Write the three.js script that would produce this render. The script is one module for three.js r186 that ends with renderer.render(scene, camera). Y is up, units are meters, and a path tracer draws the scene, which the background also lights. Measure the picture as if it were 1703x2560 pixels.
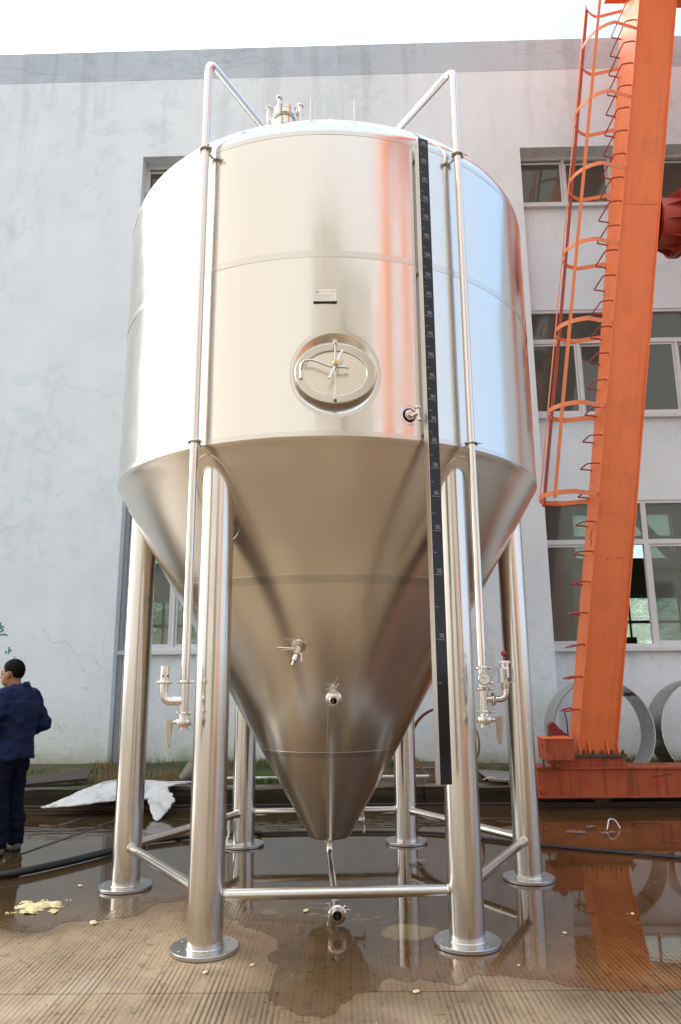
import * as THREE from 'three';
import { RoundedBoxGeometry } from 'three/addons/geometries/RoundedBoxGeometry.js';
import { mergeGeometries, mergeVertices, toCreasedNormals } from 'three/addons/utils/BufferGeometryUtils.js';

// ---------------------------------------------------------------- camera, sky, sun, exposure
const scene = new THREE.Scene();
const PITCH = 12.6, ROLL = 0.4, FOV = 70.18;
const camera = new THREE.PerspectiveCamera(FOV, 681 / 1024, 0.1, 800);
camera.position.set(0, 1.55, 0);
camera.rotation.order = 'YXZ';
camera.rotation.set(THREE.MathUtils.degToRad(PITCH), 0, THREE.MathUtils.degToRad(-ROLL));
const renderer = new THREE.WebGLRenderer({ antialias: true });
renderer.setSize(681, 1024);
renderer.toneMapping = THREE.LinearToneMapping;
renderer.toneMappingExposure = 1.22;
renderer.shadowMap.enabled = true;
renderer.shadowMap.type = THREE.PCFSoftShadowMap;

const sst0 = (a, b, x) => { const t = Math.min(1, Math.max(0, (x - a) / (b - a))); return t * t * (3 - 2 * t); };
const SUN = new THREE.Vector3(-0.75, 0.56, -0.60).normalize();
{ // hazy bright sky, white towards the sun and paler blue away from it
  const W = 512, H = 256, d = new Float32Array(W * H * 4), v = new THREE.Vector3();
  for (let j = 0; j < H; j++) for (let i = 0; i < W; i++) {
    const th = ((i + 0.5) / W - 0.5) * 2 * Math.PI, ph = ((j + 0.5) / H - 0.5) * Math.PI;
    v.set(Math.cos(th) * Math.cos(ph), Math.sin(ph), Math.sin(th) * Math.cos(ph));
    const y = Math.max(0, v.y), c = v.dot(SUN), hl = Math.hypot(v.x, v.z) + 1e-6, hx = v.x / hl, hz = v.z / hl;
    const ws = Math.pow(0.5 + 0.5 * (hx * SUN.x + hz * SUN.z) / Math.hypot(SUN.x, SUN.z), 11), wr = Math.pow(0.5 + 0.5 * (hx * 0.94 - hz * 0.34), 2.2), wb = Math.pow(0.5 + 0.5 * (hz * 0.98 + hx * 0.1), 2.2), wt = ws + wr + wb;
    const sunny = [6.0, 5.8, 5.5], far = [0.60, 0.92, 1.38], back = [1.16, 1.09, 0.98], zen = [1.15, 1.45, 1.8];
    const glow = 2.0 * Math.pow(Math.max(0, c), 10) + 3.5 * Math.pow(Math.max(0, c), 30), zt = sst0(0.58, 0.95, y), hz0 = Math.pow(1 - y, 8) * 0.35;
    const o = (j * W + i) * 4;
    for (let k = 0; k < 3; k++) {
      let q = (ws * sunny[k] + wr * far[k] + wb * back[k]) / wt;
      q = q * (1 - hz0) + hz0 * [1.35, 1.35, 1.32][k];
      q = q * (1 - zt) + zen[k] * zt + glow * [1.0, 0.97, 0.9][k];
      if (v.y < 0) q = q * Math.max(0, 1 + v.y * 6) + [0.30, 0.25, 0.19][k] * Math.min(1, -v.y * 6);
      d[o + k] = q;
    }
    d[o + 3] = 1;
  }
  const t = new THREE.DataTexture(d, W, H, THREE.RGBAFormat, THREE.FloatType);
  t.mapping = THREE.EquirectangularReflectionMapping;
  t.magFilter = t.minFilter = THREE.LinearFilter; t.needsUpdate = true;
  scene.background = t; scene.environment = t;
}
const sun = new THREE.DirectionalLight(new THREE.Color(1, 0.93, 0.82), 2.6);
sun.position.copy(SUN).multiplyScalar(60);
sun.castShadow = true; sun.shadow.radius = 4; sun.shadow.mapSize.set(4096, 4096);
Object.assign(sun.shadow.camera, { left: -40, right: 40, top: 40, bottom: -40, near: 1, far: 160 });
scene.add(sun); scene.add(sun.target);

// ---------------------------------------------------------------- helpers
let seed = 12345;
const rnd = () => { seed |= 0; seed = (seed + 0x6d2b79f5) | 0; let t = Math.imul(seed ^ (seed >>> 15), 1 | seed); t = (t + Math.imul(t ^ (t >>> 7), 61 | t)) ^ t; return ((t ^ (t >>> 14)) >>> 0) / 4294967296; };
const rr = (a, b) => a + (b - a) * rnd();
const reseed = (n) => { seed = n; };
const hash = (x, y) => { let h = Math.imul(x, 374761393) + Math.imul(y, 668265263); h = Math.imul(h ^ (h >>> 13), 1274126177); return ((h ^ (h >>> 16)) >>> 0) / 4294967296; };
const vn = (x, y) => { const i = Math.floor(x), j = Math.floor(y); let u = x - i, v = y - j; u = u * u * (3 - 2 * u); v = v * v * (3 - 2 * v); const a = hash(i, j), b = hash(i + 1, j), c = hash(i, j + 1), e = hash(i + 1, j + 1); return a + (b - a) * u + (c - a) * v + (a - b - c + e) * u * v; };
const fbm = (x, y, n = 4) => { let s = 0, a = 0.5, t = 0; for (let k = 0; k < n; k++) { s += a * vn(x + 17.3 * k, y - 9.1 * k); t += a; a *= 0.5; x *= 2.03; y *= 2.03; } return s / t; };
const clamp = (x, a = 0, b = 1) => Math.min(b, Math.max(a, x));
const sst = (a, b, x) => { const t = clamp((x - a) / (b - a)); return t * t * (3 - 2 * t); };
const mix = (a, b, t) => a + (b - a) * t;
const V = (x, y, z) => new THREE.Vector3(x, y, z);
const D2R = Math.PI / 180;

const used = new Map();
const numbered = (n) => { const k = used.get(n) || 0; used.set(n, k + 1); return k ? n + '_' + String(k).padStart(3, '0') : n; };
const shade = (m) => { m.castShadow = true; m.receiveShadow = true; return m; };
function tag(o, label, category, group, kind) { Object.assign(o.userData, { label, category }); if (group) o.userData.group = group; if (kind) o.userData.kind = kind; return o; }
function thing(name, x, y, z, ry = 0) { const g = new THREE.Group(); g.name = numbered(name); g.position.set(x, y, z); g.rotation.y = ry; scene.add(g); return g; }
function part(name, geo, mat, parent) { const m = shade(new THREE.Mesh(geo, mat)); m.name = parent === scene ? numbered(name) : name; parent.add(m); return m; }
function mg(list) {
  return mergeGeometries(list.map((g) => {
    const q = g.index ? g.toNonIndexed() : g.clone();
    for (const k of Object.keys(q.attributes)) if (!['position', 'normal', 'uv'].includes(k)) q.deleteAttribute(k);
    if (!q.attributes.normal) q.computeVertexNormals();
    if (!q.attributes.uv) q.setAttribute('uv', new THREE.BufferAttribute(new Float32Array(q.attributes.position.count * 2), 2));
    return q;
  }));
}
const mv = (g, x, y, z) => g.translate(x, y, z);
const box = (w, h, d, x = 0, y = 0, z = 0, r = 0) => (r ? new RoundedBoxGeometry(w, h, d, 2, r) : new THREE.BoxGeometry(w, h, d)).translate(x, y, z);
const cyl = (r, h, x = 0, y = 0, z = 0, seg = 24, r2 = r) => new THREE.CylinderGeometry(r2, r, h, seg).translate(x, y, z);
function lathe(pts, seg = 48) { return new THREE.LatheGeometry(pts.map((p) => new THREE.Vector2(p[0], p[1])), seg); }
const clathe = (pts, seg = 40, ang = 0.5) => toCreasedNormals(lathe(pts, seg).toNonIndexed(), ang);
function rod(a, b, r, seg = 14, r2 = r) { // round bar from a to b
  const d = b.clone().sub(a), L = d.length(), g = new THREE.CylinderGeometry(r2, r, L, seg).translate(0, L / 2, 0);
  g.applyQuaternion(new THREE.Quaternion().setFromUnitVectors(V(0, 1, 0), d.normalize())); return g.translate(a.x, a.y, a.z);
}
function bar(a, b, w, h, up = V(0, 1, 0)) { // rectangular bar from a to b, w across, h along up
  const d = b.clone().sub(a), L = d.length(), z = d.normalize(), x = up.clone().cross(z).normalize(), y = z.clone().cross(x);
  const g = new THREE.BoxGeometry(w, h, L).translate(0, 0, L / 2);
  g.applyMatrix4(new THREE.Matrix4().makeBasis(x, y, z)); return g.translate(a.x, a.y, a.z);
}
function bend(pts, R, seg = 6) { // polyline with rounded corners -> points
  const out = [pts[0].clone()];
  for (let i = 1; i < pts.length - 1; i++) {
    const p = pts[i], a = pts[i - 1].clone().sub(p), b = pts[i + 1].clone().sub(p), la = a.length(), lb = b.length(); a.normalize(); b.normalize();
    const r = Math.min(R, la * 0.49, lb * 0.49), A = p.clone().addScaledVector(a, r), B = p.clone().addScaledVector(b, r);
    for (let k = 0; k <= seg; k++) { const t = k / seg; out.push(A.clone().multiplyScalar((1 - t) * (1 - t)).addScaledVector(p, 2 * t * (1 - t)).addScaledVector(B, t * t)); }
  }
  out.push(pts[pts.length - 1].clone()); return out;
}
class Poly extends THREE.Curve { // exact polyline as a curve
  constructor(p) { super(); this.p = p; this.l = [0]; for (let i = 1; i < p.length; i++) this.l.push(this.l[i - 1] + p[i].distanceTo(p[i - 1])); }
  getPoint(t, o = new THREE.Vector3()) { const s = t * this.l[this.l.length - 1]; let i = 1; while (i < this.l.length - 1 && this.l[i] < s) i++; const f = (s - this.l[i - 1]) / Math.max(1e-9, this.l[i] - this.l[i - 1]); return o.copy(this.p[i - 1]).lerp(this.p[i], f); }
}
function sweep(pts, r, seg = 14, caps = true) { // tube through the given points, ends capped
  const P = [], N = [], I = [], UV = []; let nrm = null; const n = pts.length; let len = 0;
  for (let i = 0; i < n; i++) {
    const t = pts[Math.min(i + 1, n - 1)].clone().sub(pts[Math.max(i - 1, 0)]).normalize();
    if (!nrm) { nrm = Math.abs(t.y) < 0.9 ? V(0, 1, 0) : V(1, 0, 0); }
    nrm = nrm.clone().addScaledVector(t, -nrm.dot(t)).normalize(); const b = t.clone().cross(nrm);
    if (i) len += pts[i].distanceTo(pts[i - 1]);
    const rad = typeof r === 'function' ? r(i / (n - 1)) : r;
    for (let k = 0; k <= seg; k++) { const a = (k / seg) * 2 * Math.PI, d = nrm.clone().multiplyScalar(Math.cos(a)).addScaledVector(b, Math.sin(a)); P.push(pts[i].x + d.x * rad, pts[i].y + d.y * rad, pts[i].z + d.z * rad); N.push(d.x, d.y, d.z); UV.push(k / seg, len); }
  }
  for (let i = 0; i < n - 1; i++) for (let k = 0; k < seg; k++) { const a = i * (seg + 1) + k, b = a + seg + 1; I.push(a, a + 1, b, b, a + 1, b + 1); }
  if (caps) for (const [i, s] of [[0, -1], [n - 1, 1]]) {
    const t = pts[Math.min(i + 1, n - 1)].clone().sub(pts[Math.max(i - 1, 0)]).normalize().multiplyScalar(s), c = P.length / 3; P.push(pts[i].x, pts[i].y, pts[i].z); N.push(t.x, t.y, t.z); UV.push(0, 0);
    for (let k = 0; k <= seg; k++) { const q = (i * (seg + 1) + k) * 3; P.push(P[q], P[q + 1], P[q + 2]); N.push(t.x, t.y, t.z); UV.push(0, 0); }
    for (let k = 0; k < seg; k++) s > 0 ? I.push(c, c + 1 + k, c + 2 + k) : I.push(c, c + 2 + k, c + 1 + k);
  }
  const g = new THREE.BufferGeometry(); g.setAttribute('position', new THREE.Float32BufferAttribute(P, 3)); g.setAttribute('normal', new THREE.Float32BufferAttribute(N, 3)); g.setAttribute('uv', new THREE.Float32BufferAttribute(UV, 2)); g.setIndex(I); return g;
}
const lin2s = (x) => (x <= 0.0031308 ? 12.92 * x : 1.055 * Math.pow(x, 1 / 2.4) - 0.055);
function texture(w, h, fn, srgb = true) { // fn(u, v) -> [r, g, b], linear; row 0 is v = 0
  const d = new Uint8Array(w * h * 4);
  for (let j = 0; j < h; j++) for (let i = 0; i < w; i++) {
    const c = fn((i + 0.5) / w, (j + 0.5) / h, i, j), o = (j * w + i) * 4;
    for (let k = 0; k < 3; k++) d[o + k] = Math.round(255 * (srgb ? lin2s(clamp(c[k])) : clamp(c[k])));
    d[o + 3] = 255;
  }
  const t = new THREE.DataTexture(d, w, h, THREE.RGBAFormat); t.wrapS = t.wrapT = THREE.RepeatWrapping; t.magFilter = t.minFilter = THREE.LinearFilter;
  if (srgb) t.colorSpace = THREE.SRGBColorSpace; t.needsUpdate = true; return t;
}
const lin = (r, g, b) => new THREE.Color().setRGB(r, g, b);
const std = (c, roughness = 0.7, metalness = 0, more = {}) => new THREE.MeshStandardMaterial({ color: lin(...c), roughness, metalness, ...more });
const phys = (c, roughness, metalness, more = {}) => new THREE.MeshPhysicalMaterial({ color: lin(...c), roughness, metalness, ...more });
function planarUV(g, f) { const p = g.attributes.position, uv = new Float32Array(p.count * 2); for (let i = 0; i < p.count; i++) { const [u, v] = f(p.getX(i), p.getY(i), p.getZ(i)); uv[2 * i] = u; uv[2 * i + 1] = v; } g.setAttribute('uv', new THREE.BufferAttribute(uv, 2)); return g; }
// uv in metres by the face direction
function boxUV(g, s = 1) { g = g.index ? g.toNonIndexed() : g; const p = g.attributes.position, n = g.attributes.normal, uv = new Float32Array(p.count * 2); for (let i = 0; i < p.count; i++) { const ax = Math.abs(n.getX(i)), ay = Math.abs(n.getY(i)), az = Math.abs(n.getZ(i)); let u, v; if (ay > ax && ay > az) { u = p.getX(i); v = p.getZ(i); } else if (ax > az) { u = p.getZ(i); v = p.getY(i); } else { u = p.getX(i); v = p.getY(i); } uv[2 * i] = u * s; uv[2 * i + 1] = v * s; } g.setAttribute('uv', new THREE.BufferAttribute(uv, 2)); return g; }
// surface nets: mesh of sdf < 0
function nets(sdf, lo, hi, c) {
  const nx = Math.ceil((hi[0] - lo[0]) / c) + 1, ny = Math.ceil((hi[1] - lo[1]) / c) + 1, nz = Math.ceil((hi[2] - lo[2]) / c) + 1, F = new Float32Array(nx * ny * nz), id = (i, j, k) => (k * ny + j) * nx + i;
  for (let k = 0; k < nz; k++) for (let j = 0; j < ny; j++) for (let i = 0; i < nx; i++) F[id(i, j, k)] = sdf(lo[0] + i * c, lo[1] + j * c, lo[2] + k * c);
  const vi = new Int32Array(nx * ny * nz).fill(-1), P = [], I = [];
  for (let k = 0; k < nz - 1; k++) for (let j = 0; j < ny - 1; j++) for (let i = 0; i < nx - 1; i++) {
    let n = 0, x = 0, y = 0, z = 0; const q = (a, b, d) => F[id(i + a, j + b, k + d)];
    const E = [[0,0,0,1,0,0],[0,1,0,1,1,0],[0,0,1,1,0,1],[0,1,1,1,1,1],[0,0,0,0,1,0],[1,0,0,1,1,0],[0,0,1,0,1,1],[1,0,1,1,1,1],[0,0,0,0,0,1],[1,0,0,1,0,1],[0,1,0,0,1,1],[1,1,0,1,1,1]];
    for (const e of E) { const a = q(e[0], e[1], e[2]), b = q(e[3], e[4], e[5]); if ((a < 0) === (b < 0)) continue; const t = a / (a - b); x += mix(e[0], e[3], t); y += mix(e[1], e[4], t); z += mix(e[2], e[5], t); n++; }
    if (!n) continue; vi[id(i, j, k)] = P.length / 3; P.push(lo[0] + (i + x / n) * c, lo[1] + (j + y / n) * c, lo[2] + (k + z / n) * c);
  }
  const quad = (a, b, cc, d, f) => { if (a < 0 || b < 0 || cc < 0 || d < 0) return; f ? I.push(a, b, cc, a, cc, d) : I.push(a, cc, b, a, d, cc); };
  for (let k = 1; k < nz - 1; k++) for (let j = 1; j < ny - 1; j++) for (let i = 1; i < nx - 1; i++) {
    const s = F[id(i, j, k)] < 0, v = (a, b, d) => vi[id(i + a, j + b, k + d)];
    if (s !== F[id(i + 1, j, k)] < 0) quad(v(0, -1, -1), v(0, 0, -1), v(0, 0, 0), v(0, -1, 0), s);
    if (s !== F[id(i, j + 1, k)] < 0) quad(v(-1, 0, -1), v(-1, 0, 0), v(0, 0, 0), v(0, 0, -1), s);
    if (s !== F[id(i, j, k + 1)] < 0) quad(v(-1, -1, 0), v(0, -1, 0), v(0, 0, 0), v(-1, 0, 0), s);
  }
  const g = new THREE.BufferGeometry(); g.setAttribute('position', new THREE.Float32BufferAttribute(P, 3)); g.setIndex(I); g.computeVertexNormals(); return g;
}

// ---------------------------------------------------------------- ground, puddle
const GX = 4.8, GZ0 = 3.0, GZ1 = 9.8; // area that the ground maps cover (x, metres ahead)
const front = [[-7, 5.6], [-4.2, 5.35], [-3.0, 5.2], [-2.163, 5.05], [-1.972, 4.986], [-1.866, 5.024], [-1.822, 5.124], [-1.769, 5.208], [-1.662, 5.184], [-1.562, 5.225], [-1.457, 5.253], [-1.357, 5.309], [-1.327, 5.47], [-1.282, 5.591], [-1.195, 5.614], [-1.113, 5.664], [-0.914, 5.413], [-0.771, 5.251], [-0.673, 5.163], [-0.618, 5.058], [-0.544, 5.017], [-0.455, 4.936], [-0.392, 4.822], [-0.392, 4.681], [-0.445, 4.581], [-0.384, 4.453], [-0.355, 4.391], [-0.369, 4.166], [-0.376, 4.012], [-0.327, 3.939], [-0.296, 3.938], [-0.206, 3.834], [-0.104, 3.821], [-0.044, 3.854], [-0.016, 3.958], [0.049, 4.044], [0.104, 4.107], [0.164, 4.093], [0.198, 4.212], [0.245, 4.253], [0.321, 4.21], [0.391, 4.236], [0.474, 4.18], [0.539, 4.166], [0.604, 4.151], [0.666, 4.259], [0.72, 4.301], [0.786, 4.286], [0.87, 4.256], [0.965, 4.226], [1.059, 4.197], [1.146, 4.116], [1.244, 4.114], [1.341, 4.081], [1.441, 4.059], [1.533, 4.045], [1.613, 4.082], [1.692, 4.094], [2.4, 3.95], [4.5, 4.2], [7, 4.1]];
// ragged waterline
const shore = [];
for (let i = 0; i < front.length - 1; i++) {
  const [a, b] = [front[i], front[i + 1]], L = Math.hypot(b[0] - a[0], b[1] - a[1]), n = Math.max(1, Math.round(L / 0.025));
  for (let k = 0; k < n; k++) { const t = k / n, x = mix(a[0], b[0], t), z = mix(a[1], b[1], t); shore.push([x + 0.035 * (fbm(x * 14, z * 14, 3) - 0.5), z + 0.09 * (fbm(x * 12 + 40, z * 12, 4) - 0.5)]); }
}
shore.push(front[front.length - 1]);
const SN = 240, SM = 170, sd = new Float32Array(SN * SM); // signed distance to the waterline, + under water
for (let j = 0; j < SM; j++) for (let i = 0; i < SN; i++) {
  const x = mix(-GX, GX, i / (SN - 1)), z = mix(GZ0, GZ1, j / (SM - 1)); let best = 9, inside = false;
  for (let k = 0; k < front.length - 1; k++) {
    const [ax, az] = front[k], [bx, bz] = front[k + 1], dx = bx - ax, dz = bz - az, t = clamp(((x - ax) * dx + (z - az) * dz) / (dx * dx + dz * dz)); best = Math.min(best, Math.hypot(x - ax - t * dx, z - az - t * dz));
    if ((ax > x) !== (bx > x) && z > az + (dz * (x - ax)) / dx) inside = !inside;
  }
  sd[j * SN + i] = inside ? best : -best;
}
const wetAt = (x, z) => { const u = clamp((x + GX) / (2 * GX)) * (SN - 1.001), v = clamp((z - GZ0) / (GZ1 - GZ0)) * (SM - 1.001), i = Math.floor(u), j = Math.floor(v), a = u - i, b = v - j; return mix(mix(sd[j * SN + i], sd[j * SN + i + 1], a), mix(sd[(j + 1) * SN + i], sd[(j + 1) * SN + i + 1], a), b); };
function groove(x, z) { // raked lines in the concrete, running away from the viewer
  const xx = x + 0.015 * (fbm(x * 0.5, z * 0.35, 2) - 0.5), cell = Math.floor(xx / 0.0285), f = xx / 0.0285 - cell, c = 0.5 + 0.2 * (hash(cell, 5) - 0.5);
  const strong = (0.35 + 0.65 * sst(0.3, 0.6, fbm(x * 1.3 + 3, z * 0.8, 3))) * sst(0.12, 0.5, 0.55 * vn(cell * 0.9 + 50, z * 1.7) + 0.45 * fbm(x * 7, z * 5, 2)) * (0.55 + 0.45 * hash(cell, 11));
  return Math.exp(-Math.pow((f - c) / 0.17, 2)) * strong;
}
const gcol = (u, v, wet) => {
  const x = -GX + u * 2 * GX, z = GZ0 + v * (GZ1 - GZ0), g = groove(x, z), a = fbm(x * 1.3, z * 1.3, 5), b = fbm(x * 9 + 7, z * 9, 4), s = vn(x * 160, z * 160), pale = sst(0.55, 0.8, fbm(x * 3.1 + 9, z * 3.1, 4));
  let c = [0.375, 0.265, 0.158].map((k, i) => k * (0.55 + 0.62 * a + 0.32 * b) * (0.86 + 0.28 * s) + pale * [0.05, 0.06, 0.06][i]);
  const k = 1 - 0.9 * g; c = c.map((q) => q * k);
  const spot = sst(0.70, 0.80, fbm(x * 30 + 3, z * 30, 3)) * 0.4; c = c.map((q) => q * (1 - spot));
  const red = 0.5 * Math.exp(-Math.pow(Math.hypot((x + 0.93) / 0.09, (z - 4.73) / 0.05), 2)) + 0.45 * Math.exp(-Math.pow(Math.hypot((x - 0.52) / 0.06, (z - 4.13) / 0.05), 2)); c = [c[0] * (1 + 0.1 * red), c[1] * (1 - 0.5 * red), c[2] * (1 - 0.45 * red)];
  const w = wetAt(x, z), edge = w + 0.10 * (fbm(x * 6, z * 6, 3) - 0.5);
  if (wet) { // seen through the water: soaked concrete, some of it under yellow scum
    const yl = sst(1.0, 0.62, Math.hypot((x - 0.40) / 0.20, (z - 4.95) / 0.17) + 0.5 * (fbm(x * 16, z * 16, 4) - 0.5)) * 0.9 + 0.8 * sst(0.66, 0.72, fbm(x * 10 + 3, z * 22, 4)) * sst(0.35, 0.1, Math.abs(z - 5.35)) * sst(0.6, 0.2, Math.abs(x + 0.1)) + 0.5 * sst(1.05, 0.9, Math.hypot((x + 0.75) / 0.3, (z - 5.75) / 0.14)) * sst(0.8, 0.95, Math.hypot((x + 0.75) / 0.3, (z - 5.75) / 0.14));
    const deep = sst(0.0, 0.9, w); const mudx = sst(0.3, 2.4, x + 0.8 * (fbm(x * 2, z * 2, 3) - 0.5)) * sst(9.5, 7, z);
    c = c.map((q, i) => q * mix(0.34, 0.16, deep) * mix([1.1, 0.9, 0.68][i], [2.3, 1.25, 0.62][i], mudx) + (0.25 * yl) * [0.62, 0.5, 0.24][i]);
  } else { const damp = Math.max(sst(-0.42, -0.02, w + 0.5 * (fbm(x * 2.2, z * 2.2, 4) - 0.5)) * 0.75, sst(-0.07, 0.0, edge) * 0.55); const d2 = sst(1.0, 2.4, x) * sst(4.2, 3.6, z) * 0.4; const dd = Math.max(damp, d2); c = c.map((q, i) => q * mix(1, [0.45, 0.39, 0.31][i], dd)); }
  return c;
};
const dryMap = texture(2048, 1536, (u, v) => gcol(u, v, false)), wetMap = texture(1536, 1024, (u, v) => gcol(u, v, true));
const dryBump = texture(2048, 1536, (u, v) => { const x = -GX + u * 2 * GX, z = GZ0 + v * (GZ1 - GZ0), h = 0.7 - 0.55 * groove(x, z) + 0.25 * (fbm(x * 30, z * 30, 3) - 0.5); return [h, h, h]; }, false);
const dryRough = texture(512, 384, (u, v) => { const x = -GX + u * 2 * GX, z = GZ0 + v * (GZ1 - GZ0), e = wetAt(x, z) + 0.1 * (fbm(x * 6, z * 6, 3) - 0.5), r = mix(0.9, 0.2, sst(-0.12, 0.0, e)); return [r, r, r]; }, false);
const ripple = texture(1024, 1024, (u, v) => { const x = -GX + u * 2 * GX, z = GZ0 + v * (GZ1 - GZ0), m = sst(7.6, 8.4, z + 0.6 * fbm(x * 0.8, z, 2)) * sst(0.35, 0.6, fbm(x * 0.9 + 4, z * 1.4, 2)); const r = fbm(x * 4.5, z * 17, 3), q = fbm(x * 1.2, z * 1.2, 2); const w = wetAt(x, z), thin = sst(0.30, 0.02, w + 0.25 * (fbm(x * 5, z * 5, 3) - 0.5)); const h = 0.5 + (r - 0.5) * m * 0.9 + (q - 0.5) * 0.07 - 0.22 * groove(x, z) * thin + 0.05 * (fbm(x * 26, z * 26, 2) - 0.5) * thin; return [h, h, h]; }, false);
const wetRough = texture(1024, 768, (u, v) => { const x = -GX + u * 2 * GX, z = GZ0 + v * (GZ1 - GZ0), w = wetAt(x, z), thin = sst(0.26, 0.0, w + 0.2 * (fbm(x * 7, z * 7, 3) - 0.5)), r = 0.035 + 0.33 * thin * (0.35 + 0.65 * fbm(x * 18, z * 18, 3)) + 0.05 * sst(0.6, 0.8, fbm(x * 3, z * 3, 3)); return [r, r, r]; }, false);
const groundUV = (g) => planarUV(g, (x, y, z) => [(x + GX) / (2 * GX), (-z - GZ0) / (GZ1 - GZ0)]);
const M = {};
M.dry = std([1, 1, 1], 1, 0, { map: dryMap, bumpMap: dryBump, bumpScale: 0.006, roughnessMap: dryRough });
M.wet = phys([1, 1, 1], 1, 0, { map: wetMap, roughnessMap: wetRough, bumpMap: ripple, bumpScale: 0.012, ior: 1.34 });
M.earth = std([0.19, 0.16, 0.12], 0.95);

const ground = part('ground', new THREE.PlaneGeometry(500, 500).rotateX(-Math.PI / 2).translate(0, -0.02, 0), M.earth, scene);
ground.userData.kind = 'structure';
{ // cast slabs with open joints
  const xs = [-9.5, -2.96, 2.9, 9.5], zs = [-6, 0.1, 4.085, 9.4];
  for (let i = 0; i < 3; i++) for (let j = 0; j < 3; j++) {
    const w = xs[i + 1] - xs[i] - 0.009, d = zs[j + 1] - zs[j] - 0.008;
    const g = groundUV(boxUV(box(w, 0.06, d, (xs[i] + xs[i + 1]) / 2, -0.03, -(zs[j] + zs[j + 1]) / 2)).clone());
    part('concrete_slab', g, M.dry, ground);
  }
}
{
  const s = new THREE.Shape(); shore.forEach(([x, z], i) => (i ? s.lineTo(x, z) : s.moveTo(x, z))); s.lineTo(7, 9.28); s.lineTo(-7, 9.28);
  const g = new THREE.ShapeGeometry(s).rotateX(-Math.PI / 2).translate(0, 0.0012, 0); groundUV(g);
  const p = part('puddle', g, M.wet, scene); p.userData.kind = 'structure';
}

// ---------------------------------------------------------------- the factory hall behind the tank
const hall = thing('factory_hall', 0, 0, -11, -1.4 * D2R);
tag(hall, 'pale grey rendered factory hall with tall recessed window bays behind the tank', 'building');
const WS = 12.7;
const cracks = new Float32Array(1024 * 1024);
{
  reseed(77);
  const dot = (x, y, s) => { const i = Math.floor(x) & 1023, j = Math.floor(y) & 1023; cracks[j * 1024 + i] = Math.max(cracks[j * 1024 + i], s); };
  const walk = (x, y, a, n, s, depth) => { const a0 = a; for (let k = 0; k < n; k++) { a = a0 + (a - a0) * 0.86 + rr(-0.38, 0.38); x += Math.cos(a) * 0.8; y += Math.sin(a) * 0.8; dot(x, y, s * rr(0.5, 1)); if (rnd() < 0.012 && depth) walk(x, y, a + rr(-1.4, 1.4), n * 0.4, s * 0.7, depth - 1); } };
  for (let k = 0; k < 34; k++) walk(rr(0, 1024), rr(0, 1024), rnd() < 0.7 ? rr(-0.3, 0.3) : rr(1.2, 1.9), rr(60, 190), rr(0.35, 0.8), 2);
  for (let k = 0; k < 12; k++) walk(rr(0, 1024), rr(968, 1018), rr(-0.2, 0.2), rr(80, 180), rr(0.7, 1), 2);
}
const wallCol = (u, v) => {
  const x = u * WS, y = v * WS; const a = fbm(x * 0.5, y * 0.5, 4), b = fbm(x * 2.1 + 5, y * 2.1, 5), st = fbm(x * 4.2, y * 0.35, 3), sp = vn(x * 60, y * 60);
  const wx = x + 0.5 * (fbm(x * 2.3, y * 2.3, 3) - 0.5), wy = y + 0.5 * (fbm(x * 2.3 + 31, y * 2.3, 3) - 0.5);
  const spots = sst(0.50, 0.70, fbm(wx * 6.5 + 11, wy * 5.5, 5)) * sst(0.36, 0.66, fbm(x * 0.6 + 2, y * 0.5, 2) + 0.12 * sst(6, 11, y));
  const drip = sst(0.56, 0.74, fbm(x * 5.5 + 0.3 * fbm(x * 3, y * 2, 2), y * 0.22 + 7, 3)) * (sst(9.6, 11.9, y) + 0.7 * sst(0.7, 1.7, y) * sst(1.9, 1.8, y) + 0.6 * sst(8.2, 9.3, y) * sst(9.42, 9.3, y)) * 0.10;
  const k = 0.97 + 0.09 * (a - 0.5) + 0.10 * (b - 0.5) + 0.05 * (st - 0.5) + 0.05 * (sp - 0.5) - 0.055 * spots - drip;
  const c = [0.71 * k * (1 - 0.05 * spots), 0.775 * k, 0.83 * k];
  const cr = cracks[(Math.min(1023, Math.floor(v * 1024))) * 1024 + Math.min(1023, Math.floor(u * 1024))];
  const dirt = sst(1.5, 0.2, y + 1.1 * (fbm(x * 1.6, y * 2, 4) - 0.5)) * 0.55, moss = sst(0.62, 0.1, y + 0.5 * (fbm(x * 3, y * 3, 4) - 0.5)) * 0.75;
  const run = sst(0.60, 0.78, fbm(wx * 3.5, y * 0.5 + 30, 4)) * sst(3, 1, y) * 0.10;
  const pock = sst(0.70, 0.78, fbm(wx * 22 + 60, wy * 20, 3)) * sst(3.2, 0.8, y) * 0.16;
  return c.map((q, i) => q * (1 - 0.32 * cr) * (1 - run) * (1 - pock) * mix(1, [0.80, 0.76, 0.62][i], dirt) * mix(1, [0.42, 0.40, 0.24][i], moss));
};
M.wall = std([1, 1, 1], 0.85, 0, { map: texture(2048, 2048, wallCol) });
M.band = std([0.66, 0.69, 0.72], 0.85, 0, { map: M.wall.map });
M.frame = std([0.62, 0.63, 0.65], 0.45);
M.frameDark = std([0.10, 0.11, 0.11], 0.6);
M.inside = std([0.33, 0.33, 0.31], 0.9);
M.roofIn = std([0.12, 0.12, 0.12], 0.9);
M.pane = phys([0.46, 0.50, 0.46], 0.05, 0, { transmission: 0.86, thickness: 0, ior: 1.5 });
M.paneFar = phys([0.84, 0.92, 0.82], 0.4, 0, { transmission: 0.9, thickness: 0, ior: 1.5 });
const wallUV = (g) => boxUV(g, 1 / WS);
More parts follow.
